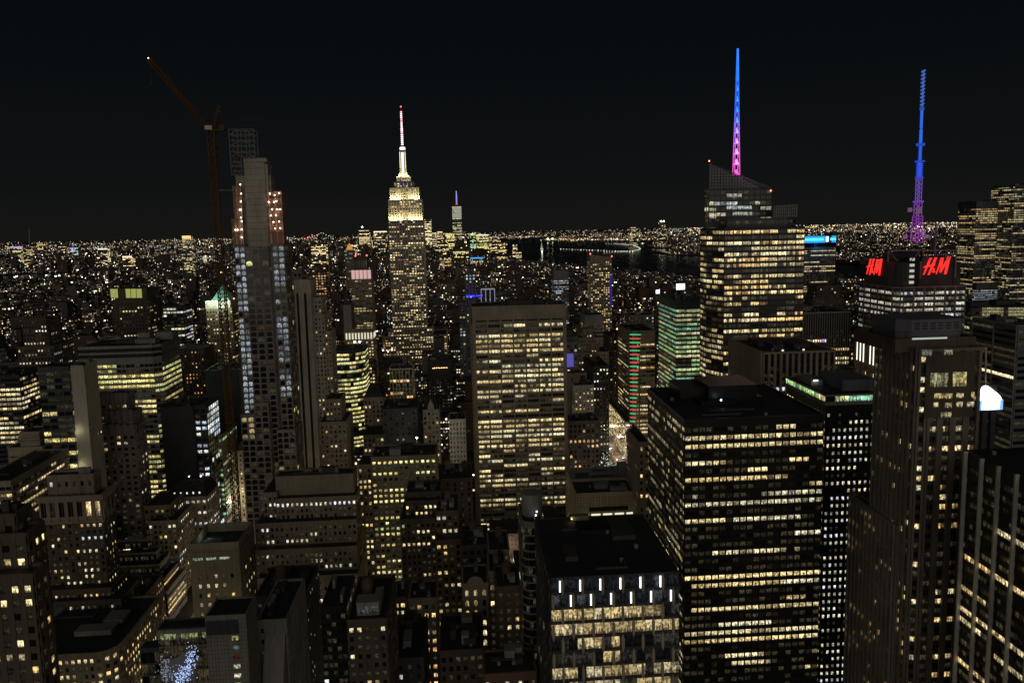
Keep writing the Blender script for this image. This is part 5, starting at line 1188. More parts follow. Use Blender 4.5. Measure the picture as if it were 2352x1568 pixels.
# signs
def sign_letters(root, P, U, h, name):
    """slanted brush-style H, ampersand and M from tapered strokes; P lower-left corner, U direction along the board"""
    Nn = np.array([U[1], -U[0], 0.0])
    def strokes(nm, S, X=()):
        m = MB()
        for pts in [[(x0-w0/2, y0), (x0+w0/2, y0), (x1+w1/2, y1), (x1-w1/2, y1)] for (x0, y0, w0, x1, y1, w1) in S]+list(X):
            F = [P+U*(x*h)+np.array([0, 0, y*h])+Nn*.9 for x, y in pts]; G = [f-Nn*.6 for f in F]
            n = len(m.v); m.v += [tuple(q) for q in F+G]; m.f += [(n, n+1, n+2, n+3), (n+7, n+6, n+5, n+4)]+[(n+(i+1) % 4, n+i, n+4+i, n+4+(i+1) % 4) for i in range(4)]
        m.build(nm, emis('e_signred', (1, .028, .024), 1.25), root, org=(0, 0, 0))
    strokes('letter', [(.04, .02, .06, .42, .96, .15), (.33, 0, .10, .73, .98, .14)], [[(0, .42), (.66, .50), (.70, .63), (.06, .50)]])
    strokes('ampersand', [(.56, .17, .05, .66, .33, .05), (.66, .33, .05, .61, .40, .05), (.61, .40, .05, .57, .34, .05), (.57, .34, .05, .70, .15, .05)], [[(.56, .13), (.66, .13), (.66, .17), (.55, .18)]])
    strokes('letter', [(.78, .04, .05, 1.06, .92, .10), (1.10, .96, .15, 1.03, .12, .10), (1.03, .12, .08, 1.47, 1.0, .14), (1.50, 1.0, .15, 1.31, .02, .14)])
z_s = Z_(2122, 632, Y+.5)
r_ = empty('logo_sign', 'larger red H&M sign on the right facing screen of the sign tower', 'sign', (X_(2125, 632, Y), Y+1.9, z_s), 'red signs of the sign tower')
h_ = Z_(2122, 590, Y)-z_s-.0
sign_letters(r_, np.array([X_(2122, 632, Y), Y+1.9, z_s])-np.array(r_.location)*1.0, np.array([1., 0, 0]), h_*.97, 'a')
d_ = np.array([xc-xl, -38.0]); L_ = np.hypot(*d_); U_ = d_/L_
nn_ = np.array([U_[1], -U_[0]]); q_ = np.array([xl, Y+44.0])+U_*4+nn_*.5; pS = np.array([q_[0], q_[1], Z_(1994, 630, Y+40)]); r2_ = empty('logo_sign', 'narrower red H&M sign on the left facing screen of the sign tower', 'sign', pS, 'red signs of the sign tower')
sign_letters(r2_, np.zeros(3), np.array([U_[0], U_[1], 0]), float(Z_(1994, 590, Y+40)-pS[2])*.95, 'b')
m = MB(); a_ = np.array([xl, Y+44.0]); e_ = np.array([xc, Y+6.0]); nn = np.array([U_[1], -U_[0]])
q0, q1 = a_+U_*1, e_-U_*6; m.prism([tuple(q0+nn*.3), tuple(q1+nn*.3), tuple(q1-nn*6), tuple(q0-nn*6)], z, zt-3); b_.add('screen_block', m, 'black')

# --- the black slab and its neighbours
b_ = B('black_slab_tower', 'huge black office slab with regular rows of square lit windows and a bare black roof', 'skyscraper')
Y = 300; x0, x1 = X_(1573, 968, Y), X_(1893, 946, Y); z = Z_(1573, 968, Y); zr = Z_(1893, 946, Y); z = (z+zr)/2
bk = float(atz(1490, 890, z)[1])
s_ = OFF(mat='black', bw=(x1-x0)/20.0, fh=3.55, ww=.80, wh=.52, pd=.25, sd=.12, lit=.45, per=.88, pal='neut', gain=1.0, dim=.6, top=2.0, rows=lambda r, n: (.4, .97, .97, .3, .5, .2, .25, .6, .35, .95, .1, .45, .1, .5, .03, .6, .2, .7, .8, .45, .1, .3, .3, .15)[r % 24])
b_.tier([(x0, Y), (x1, Y), (x1, Y+62), (x0, Y+62)], 0, z-.8, s_, parapet=.8, stys={3: dict(s_, bw=1.9, gain=.75, lit=.5, per=.5, rows=lambda r, n: (.3, .6, .5, .2, .4, .1, .5)[r % 7])})
b_.unit(X_(1625, 870, Y+30), X_(1735, 870, Y+30), Y+28, Y+50, z, 7, 'black'); b_.unit(X_(1560, 890, Y+36), X_(1620, 890, Y+36), Y+34, Y+54, z, 5, 'black'); b_.clutter(4, hmax=2, mats=('black', 'charcoal'))
p = at(1656, 918, Y+24); b_.lamps('roof_lamp', [p], .4, float(p[2])-z, emis('e_roofl', (.8, .9, 1), 16)); m = MB(); m.box(p[0]-.5, p[0]+2.2, p[1]-1, p[1]+.5, z+.3, z+.5); b_.add('roof_hatch', m, 'grey'); ROOFL = p
b_ = B('square_window_tower', 'black tower with small square white windows below a lit glass penthouse', 'tower')
Y = 345; x0, x1 = X_(1897, 930, Y), X_(2012, 925, Y); z = Z_(1950, 924, Y)
s_ = ST(mat='black', bw=2.7, fh=3.75, ww=.42, wh=.45, pd=.2, sd=.1, lit=.8, per=.6, pal='wht', gain=.85, dim=.5, rows=lambda r, n: (.3, .9, .8, .9, .9, .5, .7, .9, .1, .9)[r % 10], top=3)
b_.tier([(x0, Y), (x1, Y), (x1, Y+44), (x0, Y+44)], 0, z-1, s_, parapet=0, stys={3: dict(s_, bw=3.2, ww=.6, pal='warm')})
zp = Z_(1950, 906, Y)
b_.tier([(x0-.5, Y-.5), (x1, Y-.5), (x1, Y+44), (x0-.5, Y+44)], z-1, zp, OFF(mat='grey', bw=2.3, fh=3.0, ww=.93, wh=.86, lit=.98, per=.6, pal='green', gain=.7, top=.2, pd=.1, rows=lambda r, n: .97), parapet=.4)
a_ = at(1937, 893, Y+8); b_.unit(X_(1935, 893, Y+6), X_(2006, 890, Y+6), Y+6, Y+30, zp+.4, 5.2, 'bluegrey'); b_.unit(x0+2, x0+8, Y+20, Y+36, zp+.4, 2.5, 'grey')
m = MB(); m.box(x0+3, x0+5, Y+19, Y+19.5, zp+3, zp+3.4); b_.add('roof_light', m, 'e_white')

b_ = B('brown_pier_tower', 'tall brown stone-piered tower with a louvred crown and big yellow windows', 'skyscraper')
Y = 262
X1_ = X_(2125, 1000, Y); Yb = float(atX(2003, 1100, 165)[1]); Ym = float(atX(2088, 1000, 165)[1])
s_ = ST(mat='pier', smat='darkbrick', bw=4.4, fh=3.7, ww=.55, wh=.55, pd=.9, sd=.1, lit=.25, per=.4, pal='warm', split=2, dim=.6, gain=.9)
se = dict(s_, bw=3.0, ww=.5, lit=.2, pal='neut', split=1)
pl = [(X1_, Y), (X_(2246, 950, Y), Y), (X_(2246, 950, Y), Y+46), (165, Yb), (165, Ym), (X1_-3, Y+1.2)]
zmain = Z_(2170, 806, Y)
b_.tier(pl, 0, zmain, s_, stys={3: se, 4: dict(se, bw=4), 5: se})
sh = Z_(2000, 1138, 305); b_.tier([(163.5, Ym+4), (167, Ym+4), (167, Yb+14), (163.5, Yb+14)], 0, sh, se)
b_.tier([(X_(2055, 776, Y+6), Y+6), (X_(2240, 776, Y+6), Y+6), (X_(2240, 776, Y+6), Y+34), (X_(2055, 776, Y+6), Y+34)], zmain-1, Z_(2140, 782, Y+6), ST(mat='brown', bw=14, fh=20, ww=.1, lit=0))
zc0 = b_.tops[-1][1]
xa, xb = X_(2072, 745, Y+10), X_(2216, 745, Y+10); zc1 = Z_(2140, 733, Y+10)
m = MB(); m.prism([(xa+4, Y+10), (xb-2, Y+10), (xb, Y+12), (xb, Y+30), (xa, Y+30), (xa, Y+14)], zc0, zc1-4.5); b_.add('crown_wall', m, 'bluegrey')
m = MB(); m.prism([(xa+3.6, Y+9.6), (xb-1.6, Y+9.6), (xb+.4, Y+11.6), (xb+.4, Y+30.4), (xa-.4, Y+30.4), (xa-.4, Y+13.6)], zc1-4.5, zc1); b_.add('crown_louvre_box', m, 'louver')
m = MB(); n = 6
for k in range(n):
    q = xa+4+k*(xb-xa-6)/n
    for j in range(3): m.box(q+.6, q+(xb-xa-6)/n-.6, Y+9.3, Y+9.6, zc1-3.6+j*1.0, zc1-3.2+j*1.0)
b_.add('louvres', m, 'charcoal')
m = MB(); m.box(X_(2095, 772, Y+5.8), X_(2175, 772, Y+5.8), Y+5.6, Y+5.9, zc0+.6, zc0+1.2); b_.add('light_gap', m, emis('e_gap', (.8, .95, .85), .5))
def bigwin(xa, xb, ya, yb, n, col):
    for k in range(n):
        a, e = xa+(xb-xa)*k/n, xa+(xb-xa)*(k+.93)/n
        A0, A1 = X_(a, yb, Y-1), X_(e, yb, Y-1); za, zz = Z_(a, yb, Y-1), Z_(a, ya, Y-1)
        kk = rng.uniform(.6, 1.15); cc = tuple(c*kk for c in col)
        b_.wins.append(([(A0, Y-1.15, za), (A1, Y-1.15, za), (A1, Y-1.15, zz), (A0, Y-1.15, zz)], cc))
mblk = MB(); mblk.box(X_(2128, 830, Y-1), X_(2240, 830, Y-1), Y-1.08, Y-.5, Z_(2180, 958, Y-1), Z_(2180, 808, Y-1)); b_.add('upper_wall', mblk, 'brown')
bigwin(2136, 2177, 856, 888, 5, (.42, .40, .22)); bigwin(2187, 2219, 854, 887, 4, (.55, .46, .2)); bigwin(2145, 2187, 903, 915, 5, (.7, .55, .22)); bigwin(2196, 2213, 902, 913, 2, (.85, .68, .36)); bigwin(2230, 2238, 900, 913, 1, (.8, .65, .3)); bigwin(2144, 2155, 924, 935, 1, (.7, .6, .35)); bigwin(2170, 2186, 925, 936, 2, (.4, .36, .22)); bigwin(2196, 2211, 922, 934, 2, (.6, .52, .28)); bigwin(2220, 2237, 922, 934, 2, (.8, .72, .5)); bigwin(2117, 2140, 803, 818, 3, (.2, .2, .16)); bigwin(2168, 2188, 803, 815, 2, (.4, .36, .24)); bigwin(2160, 2185, 946, 958, 3, (.5, .42, .24))

b_ = B('white_striped_slab', 'black slab with white vertical fins and slanting rows of lit windows at the right edge', 'skyscraper')
Xp = 165.0; pf = atX(2213, 1040, Xp); z = float(pf[2]); Yf = float(pf[1]); Yn = 150.0
s_ = OFF(mat='black', bw=1.6, fh=3.7, ww=.9, wh=.5, pd=.1, sd=.15, lit=.22, per=.93, pal='warm', gain=.8, dim=.35, top=3)
b_.tier([(Xp, Yn), (Xp+60, Yn), (Xp+60, Yf), (Xp, Yf)], 0, z, s_, plain=(0,)); b_.clutter(3, mats=('black',))
m = MB(); yy = Yf
for x in (2213, 2251, 2290, 2333, 2380):
    q = float(atX(x, 1100, Xp-1)[1]); m.box(Xp-1.3, Xp, q-.35, q+.35, 0, z+1.2)
b_.add('white_fins', m, 'white')

b_ = B('finned_tower', 'tower with bare dark roof, pointed fins and two rows of white light bars', 'office tower')
Y = 225; x0, x1 = X_(1265, 1322, Y), X_(1560, 1312, Y); z = Z_(1412, 1319, Y)
bk = float(atz(1485, 1178, z)[1])
b_.tier([(x0, Y), (x1, Y), (x1, bk), (x0, bk)], 0, z-.4, ST(mat='charcoal', bw=80, fh=400, ww=0, lit=0, pd=.02, sd=.02), parapet=.4, stys={3: ST(mat='charcoal', smat='charcoal', bw=5.9, fh=4.9, ww=.8, wh=.7, pd=.5, lit=.08, per=.3, pal='neut', dim=.8)})
FHg = 4.85; pit = (x1-x0)/6.4
m = MB(); fins = MB(); leds = []
nrow = 18
for r in range(nrow):
    zt_ = z-.8-r*FHg; zb_ = zt_-FHg*.78
    off = .55*pit if r % 2 == 0 else .08*pit
    m.box(x0, x1, Y-.35, Y-.05, zb_-FHg*.22, zb_)      # floor edge
    k = 0
    while True:
        xx = x0+off+k*pit
        if xx > x1-.3: break
        # pointed fin: long hexagon
        F = [(xx-.45, zb_+.2), (xx, zb_-1.6), (xx+.45, zb_+.2), (xx+.45, zt_-.6), (xx, zt_+1.0), (xx-.45, zt_-.6)]
        n = len(fins.v); fins.v += [(a, Y-.95, c) for a, c in F]+[(a, Y-.36, c) for a, c in F]
        fins.f.append(tuple(range(n, n+6))); fins.f += [(n+(i+1) % 6, n+i, n+6+i, n+6+(i+1) % 6) for i in range(6)]
        if r < 2: leds.append((xx-.75, zb_, zt_))
        k += 1
    on = [0, 0, .75, .85, .55, .35, .75, .5, .6, .5, .4, .4, .3, .3, .3, .3, .3, .3][r]
    npn = 15; lit = False; cc = (.5, .42, .25)
    for q in range(npn):
        if rng.random() > .45: lit = rng.random() < on; cc = rng.choice(((.80, .60, .28), (.72, .58, .32), (.50, .38, .18), (.78, .66, .42)))
        a = x0+(x1-x0)*q/npn+.06; e = x0+(x1-x0)*(q+1)/npn-.06
        kk = rng.uniform(.6, 1.1); col = tuple(c*kk for c in cc) if lit else ((.03, .028, .022) if rng.random() < .5 else (.004, .004, .005))
        if r < 2: col = (.012, .013, .015) if rng.random() < .85 else (.05, .055, .06)
        b_.wins.append(([(a, Y-.1, zb_), (e, Y-.1, zb_), (e, Y-.1, zt_), (a, Y-.1, zt_)], col))
b_.add('floor_edges', m, 'charcoal'); b_.add('pointed_fins', fins, 'beige')
for xx, zb_, zt_ in leds:
    if xx < x0: continue
    m = MB(); m.box(xx-.19, xx+.19, Y-.7, Y-.4, zb_+.1, zt_-.1); b_.add('light_bar', m, emis('e_led', (.78, .88, 1), 3.0))
m = MB(); p = atz(1310, 1195, z); m.box(p[0], p[0]+7, bk-4, bk-1, z, z+1.6); b_.add('roof_unit', m, 'tan'); b_.clutter(4, hmax=1.2, mats=('black', 'charcoal'))
m = MB(); p2 = (p[0]+.4, bk-4.5, z+.9); m.ball(*p2, .22); b_.add('roof_lamp', m, emis('e_amb2', (1, .75, .4), 9)); GEML = p2

# --- right edge, mid distance
b_ = B('lit_glass_highrise', 'glass high-rise with a dense patchwork of lit floors at the right edge', 'skyscraper')
Y = 1330; s_ = OFF(mat='glassgrey', bw=4.5, fh=4.0, ww=.92, wh=.6, lit=.45, per=.7, pal='warm', gain=.5, top=12)
b_.rect(2243, 2328, 461, Y, 50, s_); b_.clutter(1); b_.rect(2243, 2317, 648, Y-10, 60, dict(s_, lit=.95, pal='cool', gain=.3))
b_ = hero('dark_glass_highrise', 'dark glass high-rise cut off by the right edge, behind the lit one', 2332, 2420, 424, 1290, 60, OFF(mat='glassgrey', bw=4.5, fh=4.0, ww=.92, wh=.6, lit=.4, per=.7, pal='neut', gain=.5))
b_ = B('glazed_corner_block', 'dark block with a tall yellow glazed corner lobby under the lit high-rise', 'building')
Y = 640; b_.rect(2230, 2400, 705, Y, 40, OFF(mat='glassgrey', bw=4, fh=4.4, ww=.94, wh=.55, lit=.25, pal='yel', gain=.7, dim=.8, per=.9)); b_.clutter(2)
for xa, xb in ((2256, 2305), (2316, 2352), (2352, 2400)):
    for k in range(10):
        a, e = xa+(xb-xa)*k/10, xa+(xb-xa)*(k+.88)/10
        for y0, y1 in ((706, 712), (713, 719), (720, 726), (729, 737)):
            b_.wins.append(([(X_(a, y1, Y-.8), Y-.8, Z_(a, y1, Y-.8)), (X_(e, y1, Y-.8), Y-.8, Z_(e, y1, Y-.8)), (X_(e, y1, Y-.8), Y-.8, Z_(e, y0, Y-.8)), (X_(a, y1, Y-.8), Y-.8, Z_(a, y0, Y-.8))], (.36, .34, .16) if y0 < 725 else (.5, .48, .26)))
hero('misty_office', 'grey office block with one lit floor behind the glaring billboard', 2238, 2330, 800, 520, 40, OFF(mat='grey', bw=3.2, fh=3.9, ww=.95, wh=.5, lit=.16, per=.95, pal='warm', sd=.3, gain=.7))
hero('louvred_tower', 'grey tower with pale slanted edge and louvred floors cut by the right edge', 2338, 2420, 745, 430, 40, ST(mat='grey', smat='bluegrey', bw=20, fh=4, ww=.97, wh=.5, lit=.05, per=.9, pal='warm', pd=.8))
b_ = B('led_billboard', 'glaring white video billboard with a pale pole above it at the right', 'billboard')
Y = 420; xa, xb = X_(2250, 930, Y), X_(2303, 930, Y); z0_, z1_ = Z_(2276, 941, Y), Z_(2276, 918, Y)
b_.wm('charcoal').box(xa-.6, xb+.6, Y+.4, Y+4, z0_-.6, z1_+.6); m = MB(); m.box(X_(2248, 900, Y)-.4, X_(2290, 900, Y)+.4, Y+.6, Y+4, z1_+.6, Z_(2270, 886, Y)+.4); b_.add('screen_frame', m, 'charcoal'); b_.boxes.append((xa, xb, Y+.4, Y+4, z0_, z1_))
m = MB(); m.box(xa, xb, Y-.2, Y+.4, z0_, z1_); b_.add('lower_screen', m, emis('e_scr1', (.16, .36, 1), 1.6)); m = MB(); m.prism([(xa+1.4, Y-.5), (xb-2.2, Y-.5), (xb-2.2, Y-.25), (xa+1.4, Y-.25)], z0_+.4, z1_+.3); b_.add('screen_picture', m, emis('e_scr3', (.95, .93, 1), 7))
m = MB(); OUT = [(2250, 905), (2251.5, 897), (2255, 890), (2260, 886.5), (2266, 886), (2271, 889), (2276, 895), (2284, 899), (2291, 904), (2297, 910), (2300, 916)]
m.prism([(X_(q, 918, Y), Y-.1) for q, _ in OUT]+[(X_(q, 918, Y), Y+.5) for q, _ in OUT[::-1]], z1_, z1_+1, ztop=[Z_(q, yy, Y) for q, yy in OUT]+[Z_(q, yy, Y) for q, yy in OUT[::-1]]); b_.add('upper_screen', m, emis('e_scr2', (.95, .9, 1), 9))
m = MB(); m.bar((X_(2266, 885, Y+1), Y+2, Z_(2266, 890, Y)), (X_(2267, 803, Y+1), Y+2, Z_(2268, 800, Y)), .7); m.box(X_(2265, 802, Y), X_(2271, 802, Y), Y+1.6, Y+2.4, Z_(2268, 801, Y), Z_(2268, 799, Y)); b_.add('pole', m, 'white')
m = MB(); m.box(xa+3, xa+6, Y+1, Y+3.5, 0, z0_); m.box(xb-6, xb-3, Y+1, Y+3.5, 0, z0_); b_.add('support_column', m, 'charcoal')
SCREEN = ((xa+xb)/2, Y-6, z1_)

# --- distance
b_ = B('glass_spire_tower', 'far-off tapering glass tower with a violet mast, tallest of the downtown cluster', 'skyscraper')
Y = 5834
x0, x1 = X_(1041, 560, Y), X_(1062, 560, Y); xc_ = (x0+x1)/2; z1_ = Z_(1050, 474, Y); h = (x1-x0)/2
s_ = OFF(mat='glassgrey', bw=9, fh=8, ww=.9, wh=.6, lit=.7, per=.5, pal='neut', gain=1.2, pd=.1)
b_.tier([(xc_-h, Y), (xc_+h, Y), (xc_+h, Y+2*h), (xc_-h, Y+2*h)], 0, z1_, s_, parapet=0, roof=False)
m = MB(); m.box(xc_-h*.95, xc_+h*.95, Y-1.5, Y-.5, z1_-32, z1_-8); m.box(xc_-h*.95, xc_+h*.95, Y-1.5, Y-.5, z1_-88, z1_-50); b_.add('lit_band', m, emis('e_wtc', (.62, .72, .62), .42))
m = MB(); m.cyl(xc_, Y+h, z1_, z1_+14, h*.7, h*.5, 12); b_.add('communications_ring', m, 'steel')
m = MB(); m.cyl(xc_, Y+h, z1_+14, z1_+60, 6, 5, 8); b_.add('mast', m, emis('e_wtc1', (.55, .25, .8), .8)); m = MB(); m.cyl(xc_, Y+h, z1_+60, Z_(1049, 438, Y), 5, 3, 8); b_.add('mast', m, emis('e_wtc2', (.25, .3, 1), 1.1))
FAR = [  # x0 x1 ytop Y depth lit gain palette
 (974, 990, 502, 5750, .8, .8, 'neut'), (992, 1003, 533, 5900, .6, .6, 'neut'), (1004, 1016, 530, 5600, .5, .6, 'warm'), (1023, 1043, 534, 5500, .85, .7, 'yel'), (1079, 1092, 532, 5400, .6, .6, 'green'), (1094, 1122, 538, 5600, .95, .6, 'yel'), (1124, 1150, 549, 5700, .7, .6, 'warm'), (1128, 1165, 556, 5300, .6, .7, 'warm'), (1178, 1188, 560, 5500, .6, .7, 'neut'), (1186, 1198, 575, 5200, .6, .6, 'warm'),
 (824, 848, 527, 5600, .45, .6, 'warm'), (858, 888, 530, 5500, .6, .7, 'warm'), (800, 820, 560, 5800, .4, .6, 'neut'), (860, 884, 548, 4800, .15, .5, 'neut'), (1000, 1030, 560, 5000, .4, .6, 'warm'), (1040, 1076, 566, 4700, .5, .6, 'yel'), (1010, 1036, 590, 4000, .3, .5, 'warm'), (1080, 1110, 590, 4300, .35, .5, 'neut'),
 (418, 438, 540, 3900, .3, .5, 'neut'), (60, 72, 570, 6500, .3, .5, 'warm'), (84, 98, 556, 6400, .5, .5, 'warm'), (133, 152, 560, 6300, .4, .5, 'warm'), (161, 172, 568, 6300, .5, .6, 'cool'), (25, 52, 566, 5900, .4, .5, 'neut'), (224, 246, 570, 6000, .5, .7, 'neut'), (281, 303, 587, 5000, .7, .7, 'warm'),
 (714, 748, 558, 2300, .45, .7, 'warm'), (1447, 1462, 521, 8200, .3, .5, 'neut'), (1514, 1528, 506, 8000, .15, .5, 'neut'), (1447, 1466, 560, 7800, .4, .5, 'neut')]
for (x0, x1, yt, Y, lt_, g, pal) in FAR:
    big = Y > 4500
    b_ = B('distant_tower', 'distant lit tower %s' % {974: 'just right of the tallest spire', 992: 'short, second right of the tallest spire', 1004: 'slim, left of the far downtown spire group', 1023: 'broad, directly left of the far downtown spire', 1079: 'greenish, right of the far downtown spire', 1094: 'evenly glowing yellow, right of the far downtown spire', 1124: 'squat, beyond the glowing yellow one', 1128: 'broad and low at the water side', 1178: 'slim, last before the dark water', 1186: 'low, at the edge of the dark water', 824: 'dark with a white beacon left of the tallest spire', 858: 'with a bright flat top left of the tallest spire', 800: 'plain, near the orange pyramid', 860: 'almost black, touching the tallest spire', 1000: 'low, below the slim one', 1040: 'broad, at the foot of the far downtown spire', 1010: 'low and dim behind the tallest spire', 1080: 'low, with a blue light strip', 418: 'alone with a glowing orange top at the left', 60: 'thin and needle-topped at the far left', 84: 'squarish at the far left', 133: 'broad at the far left', 161: 'with a blue top at the far left', 25: 'with a violet top at the left edge', 224: 'with a white top, mid left', 281: 'with a bright white top floor, mid left', 714: 'tan, behind the black striped tower', 1447: 'standing across the dark water' if yt < 540 else 'base block across the dark water', 1514: 'with two lamps on top, across the water'}[x0], 'tower', 'distant lit towers')
    b_.rect(x0, x1, yt, Y, 45 if big else 30, OFF(mat='charcoal', bw=8 if big else 4.5, fh=8 if big else 4.2, ww=.85, wh=.55, lit=lt_, per=.35, pal=pal, gain=g*3.4, pd=.1, sd=.1, top=4))
    xa, xb, _, _, z = b_.last
    if x0 == 418: m = MB(); m.box(xa, xb, Y-2, Y-.5, z-16, z-2); b_.add('glowing_top', m, emis('e_otop', (1, .62, .25), 1.2))
    if x0 == 161: m = MB(); m.box(xa, xb, Y-2, Y-.5, z-8, z); b_.add('glowing_top', m, emis('e_btop', (.1, .15, 1), 1.5))
    if x0 == 25: m = MB(); m.box(xa, xb, Y-2, Y-.5, z-8, z); b_.add('glowing_top', m, emis('e_vtop', (.6, .3, .9), 1.2))
    if x0 in (281, 858, 1094, 224): m = MB(); m.box(xa, xb, Y-2, Y-.5, z-9, z-2); b_.add('glowing_top', m, emis('e_wtop', (1, .92, .7), 1.3))
    if x0 in (824,): b_.lamps('beacon', [(xa+25, Y, z+18)], 6, 18, 'e_flood')
    if x0 == 60: m = MB(); m.bar(((xa+xb)/2, Y+10, z), at(68, 526, Y+10), 8); b_.add('needle', m, 'steel')
    if x0 == 1514: b_.lamps('lamp', [(xa+18, Y-2, z-9), (xb-18, Y-2, z-9)], 8, 0, 'e_flood')
    if x0 == 1080: m = MB(); m.box(xa, xb, Y-2, Y-.5, z-8, z-2); b_.add('blue_strip', m, emis('e_bstrip', (.05, .35, 1), 1.4))
MIDT = [
 ('violet_lit_highrise', 'high-rise with violet lit face and blank white top, behind the stone office slab', 1271, 1306, 621, 1500, OFF(mat='purple', bw=4, fh=4, lit=.4, pal='blue', gain=.6, top=18, per=.4)),
 ('slant_topped_highrise', 'high-rise apartment tower with a slanted top and blue violet lights down one edge', 1356, 1405, 597, 1300, ST(mat='stone', bw=3.6, fh=3.7, ww=.6, wh=.55, lit=.42, per=.3, pal='warm')),
 ('blue_banded_building', 'building with bright blue light strips under a white roof frame, behind the stone slab', 1068, 1092, 626, 1010, ST(mat='bluegrey', bw=4, fh=4, lit=.1, ww=.4)),
 ('pink_window_block', 'wide pinkish block with small dark windows left of the green glass tower', 1447, 1502, 723, 905, ST(mat='pinkstone', bw=3.2, fh=4, ww=.5, wh=.5, lit=.15, per=.2, pal='cool')),
 ('grey_boxed_block', 'grey block with a plain roof box, left of the pinkish block', 1343, 1385, 723, 900, ST(mat='grey', bw=4, fh=4.3, ww=.8, wh=.5, lit=.25, per=.6, pal='yel', top=10)),
 ('amber_window_tower', 'tall dark tower with amber window stacks behind the black striped tower', 716, 748, 610, 1150, ST(mat='darkbrick', bw=4, fh=3.8, ww=.6, wh=.5, lit=.45, per=.4, pal='orng')),
 ('flat_grey_tower', 'blank grey tower side left of the pink crowned tower', 788, 806, 700, 1060, ST(mat='grey', bw=30, fh=300, ww=0, lit=0)),
 ('brown_terrace_tower', 'brown stepped block right of the tallest spire base', 1030, 1062, 800, 1120, ST(mat='brown', bw=3.6, fh=4, lit=.2, per=.3)),
 ('white_shaft_block', 'pale ridged building low in front of the sign tower left side', 1955, 1992, 760, 640, ST(mat='stone', bw=3, fh=4, lit=.2, per=.3, pal='warm')),
 ('beige_dome_block', 'low beige block with a pitched attic behind the yellow floored office', 200, 246, 782, 800, ST(mat='beige', bw=3, fh=4.5, lit=.1, ww=.4)),
 ('striped_glass_block', 'glass block with a white lit top floor left of the copper pyramid tower', 374, 420, 702, 980, OFF(mat='charcoal', bw=4, fh=4.2, lit=.3, pal='wht', rows=lambda r, n: .95 if r == 1 else .3)),
 ('dark_hotel_tower', 'dark red tower with thin columns of dim lights left of the copper pyramid tower', 398, 468, 800, 780, ST(mat='darkbrick', bw=3.4, fh=3.8, ww=.35, wh=.5, lit=.18, per=.3, pal='orng', pd=.6)),
]
for nm, lb, x0, x1, yt, Y, st in MIDT:
    b_ = hero(nm, lb, x0, x1, yt, Y, 30, st, clut=1)
    xa, xb, y0, y1, z = b_.last
    if nm == 'slant_topped_highrise':
        m = MB(); m.prism([(xa, y0), (xb, y0), (xb, y1), (xa, y1)], z+1, z+3, ztop=[z+11, z+5, z+5, z+11]); b_.add('slanted_top', m, 'stone')
        m = MB(); m.box(xb-4, xb+.4, y0-.6, y0-.3, z-78, z-25); b_.add('violet_strip', m, emis('e_vstrip', (.16, .07, .8), .16))
        b_.lamps('warning_light', [(xa, y0, z+12), (xb, y0, z+7)], 1.4, 0, 'e_red2')
    if nm == 'blue_banded_building':
        m = MB(); m.box(X_(1070, 679, 1000), X_(1090, 679, 1000), 999, 1000, Z_(1080, 681.5, 1000), Z_(1080, 678, 1000)); m.box(X_(1093, 679, 1000), X_(1109, 679, 1000), 999, 1000, Z_(1080, 681, 1000), Z_(1080, 678, 1000)); b_.add('blue_strip', m, emis('e_bstrip2', (.03, .03, 1), 2.2))
        m = MB(); A0, A1 = X_(1105, 664, 1010), X_(1136, 664, 1010); zz = Z_(1120, 664, 1010)
        for q in np.linspace(A0, A1, 4): m.bar((q, 1012, zz-18), (q, 1012, zz), 1.0)
        m.bar((A0, 1012, zz), (A1, 1012, zz), 1.6); b_.add('roof_frame', m, emis('e_rframe', (.6, .62, .85), .35)); b_.tier([(A0-30, 1014), (A1, 1014), (A1, 1040), (A0-30, 1040)], 0, zz-18, ST(mat='bluegrey', bw=4, fh=4, lit=.1))
b_ = B('gold_pyramid_tower', 'far tower with a small glowing orange pyramid roof left of the tallest spire', 'tower')
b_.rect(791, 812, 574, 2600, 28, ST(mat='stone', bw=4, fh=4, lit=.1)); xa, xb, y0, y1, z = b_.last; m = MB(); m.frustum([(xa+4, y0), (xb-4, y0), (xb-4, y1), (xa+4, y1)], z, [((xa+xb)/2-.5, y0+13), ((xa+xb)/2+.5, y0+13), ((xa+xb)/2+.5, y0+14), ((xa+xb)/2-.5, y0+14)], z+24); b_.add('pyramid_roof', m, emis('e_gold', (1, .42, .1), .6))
city()
finish()

# ------------------------------------------------------------------ far lights and street lamps
m_pt, t, b = newmat('lamp_glow'); a_ = t.nodes.new('ShaderNodeAttribute'); a_.attribute_name = 'glow'
t.links.new(a_.outputs['Color'], b.inputs['Emission Color']); b.inputs['Emission Strength'].default_value = 1.0; b.inputs['Base Color'].default_value = (.02, .02, .02, 1); m_pt.cycles.emission_sampling = 'NONE'
LC = [(1, .62, .25), (1, .72, .36), (1, .84, .56), (1, .92, .76), (.85, .92, 1), (1, .5, .16), (.8, 1, .9)]
class Pts:
    def __init__(s): s.v = []; s.f = []; s.c = []
    def add(s, x, y, z, r, col):
        m = MB(); m.ball(x, y, z, r); n = len(s.v); s.v += m.v; s.f += [tuple(i+n for i in f) for f in m.f]; s.c += [(*col, 1)]*24
    def build(s, name):
        me = bpy.data.meshes.new(name); me.from_pydata(s.v, [], s.f); me.materials.append(m_pt); a = me.attributes.new('glow', 'FLOAT_COLOR', 'CORNER'); a.data.foreach_set('color', np.array(s.c, np.float32).ravel())
        o = bpy.data.objects.new(name, me); COL.objects.link(o); return o
rg = random.Random(5); P = Pts()
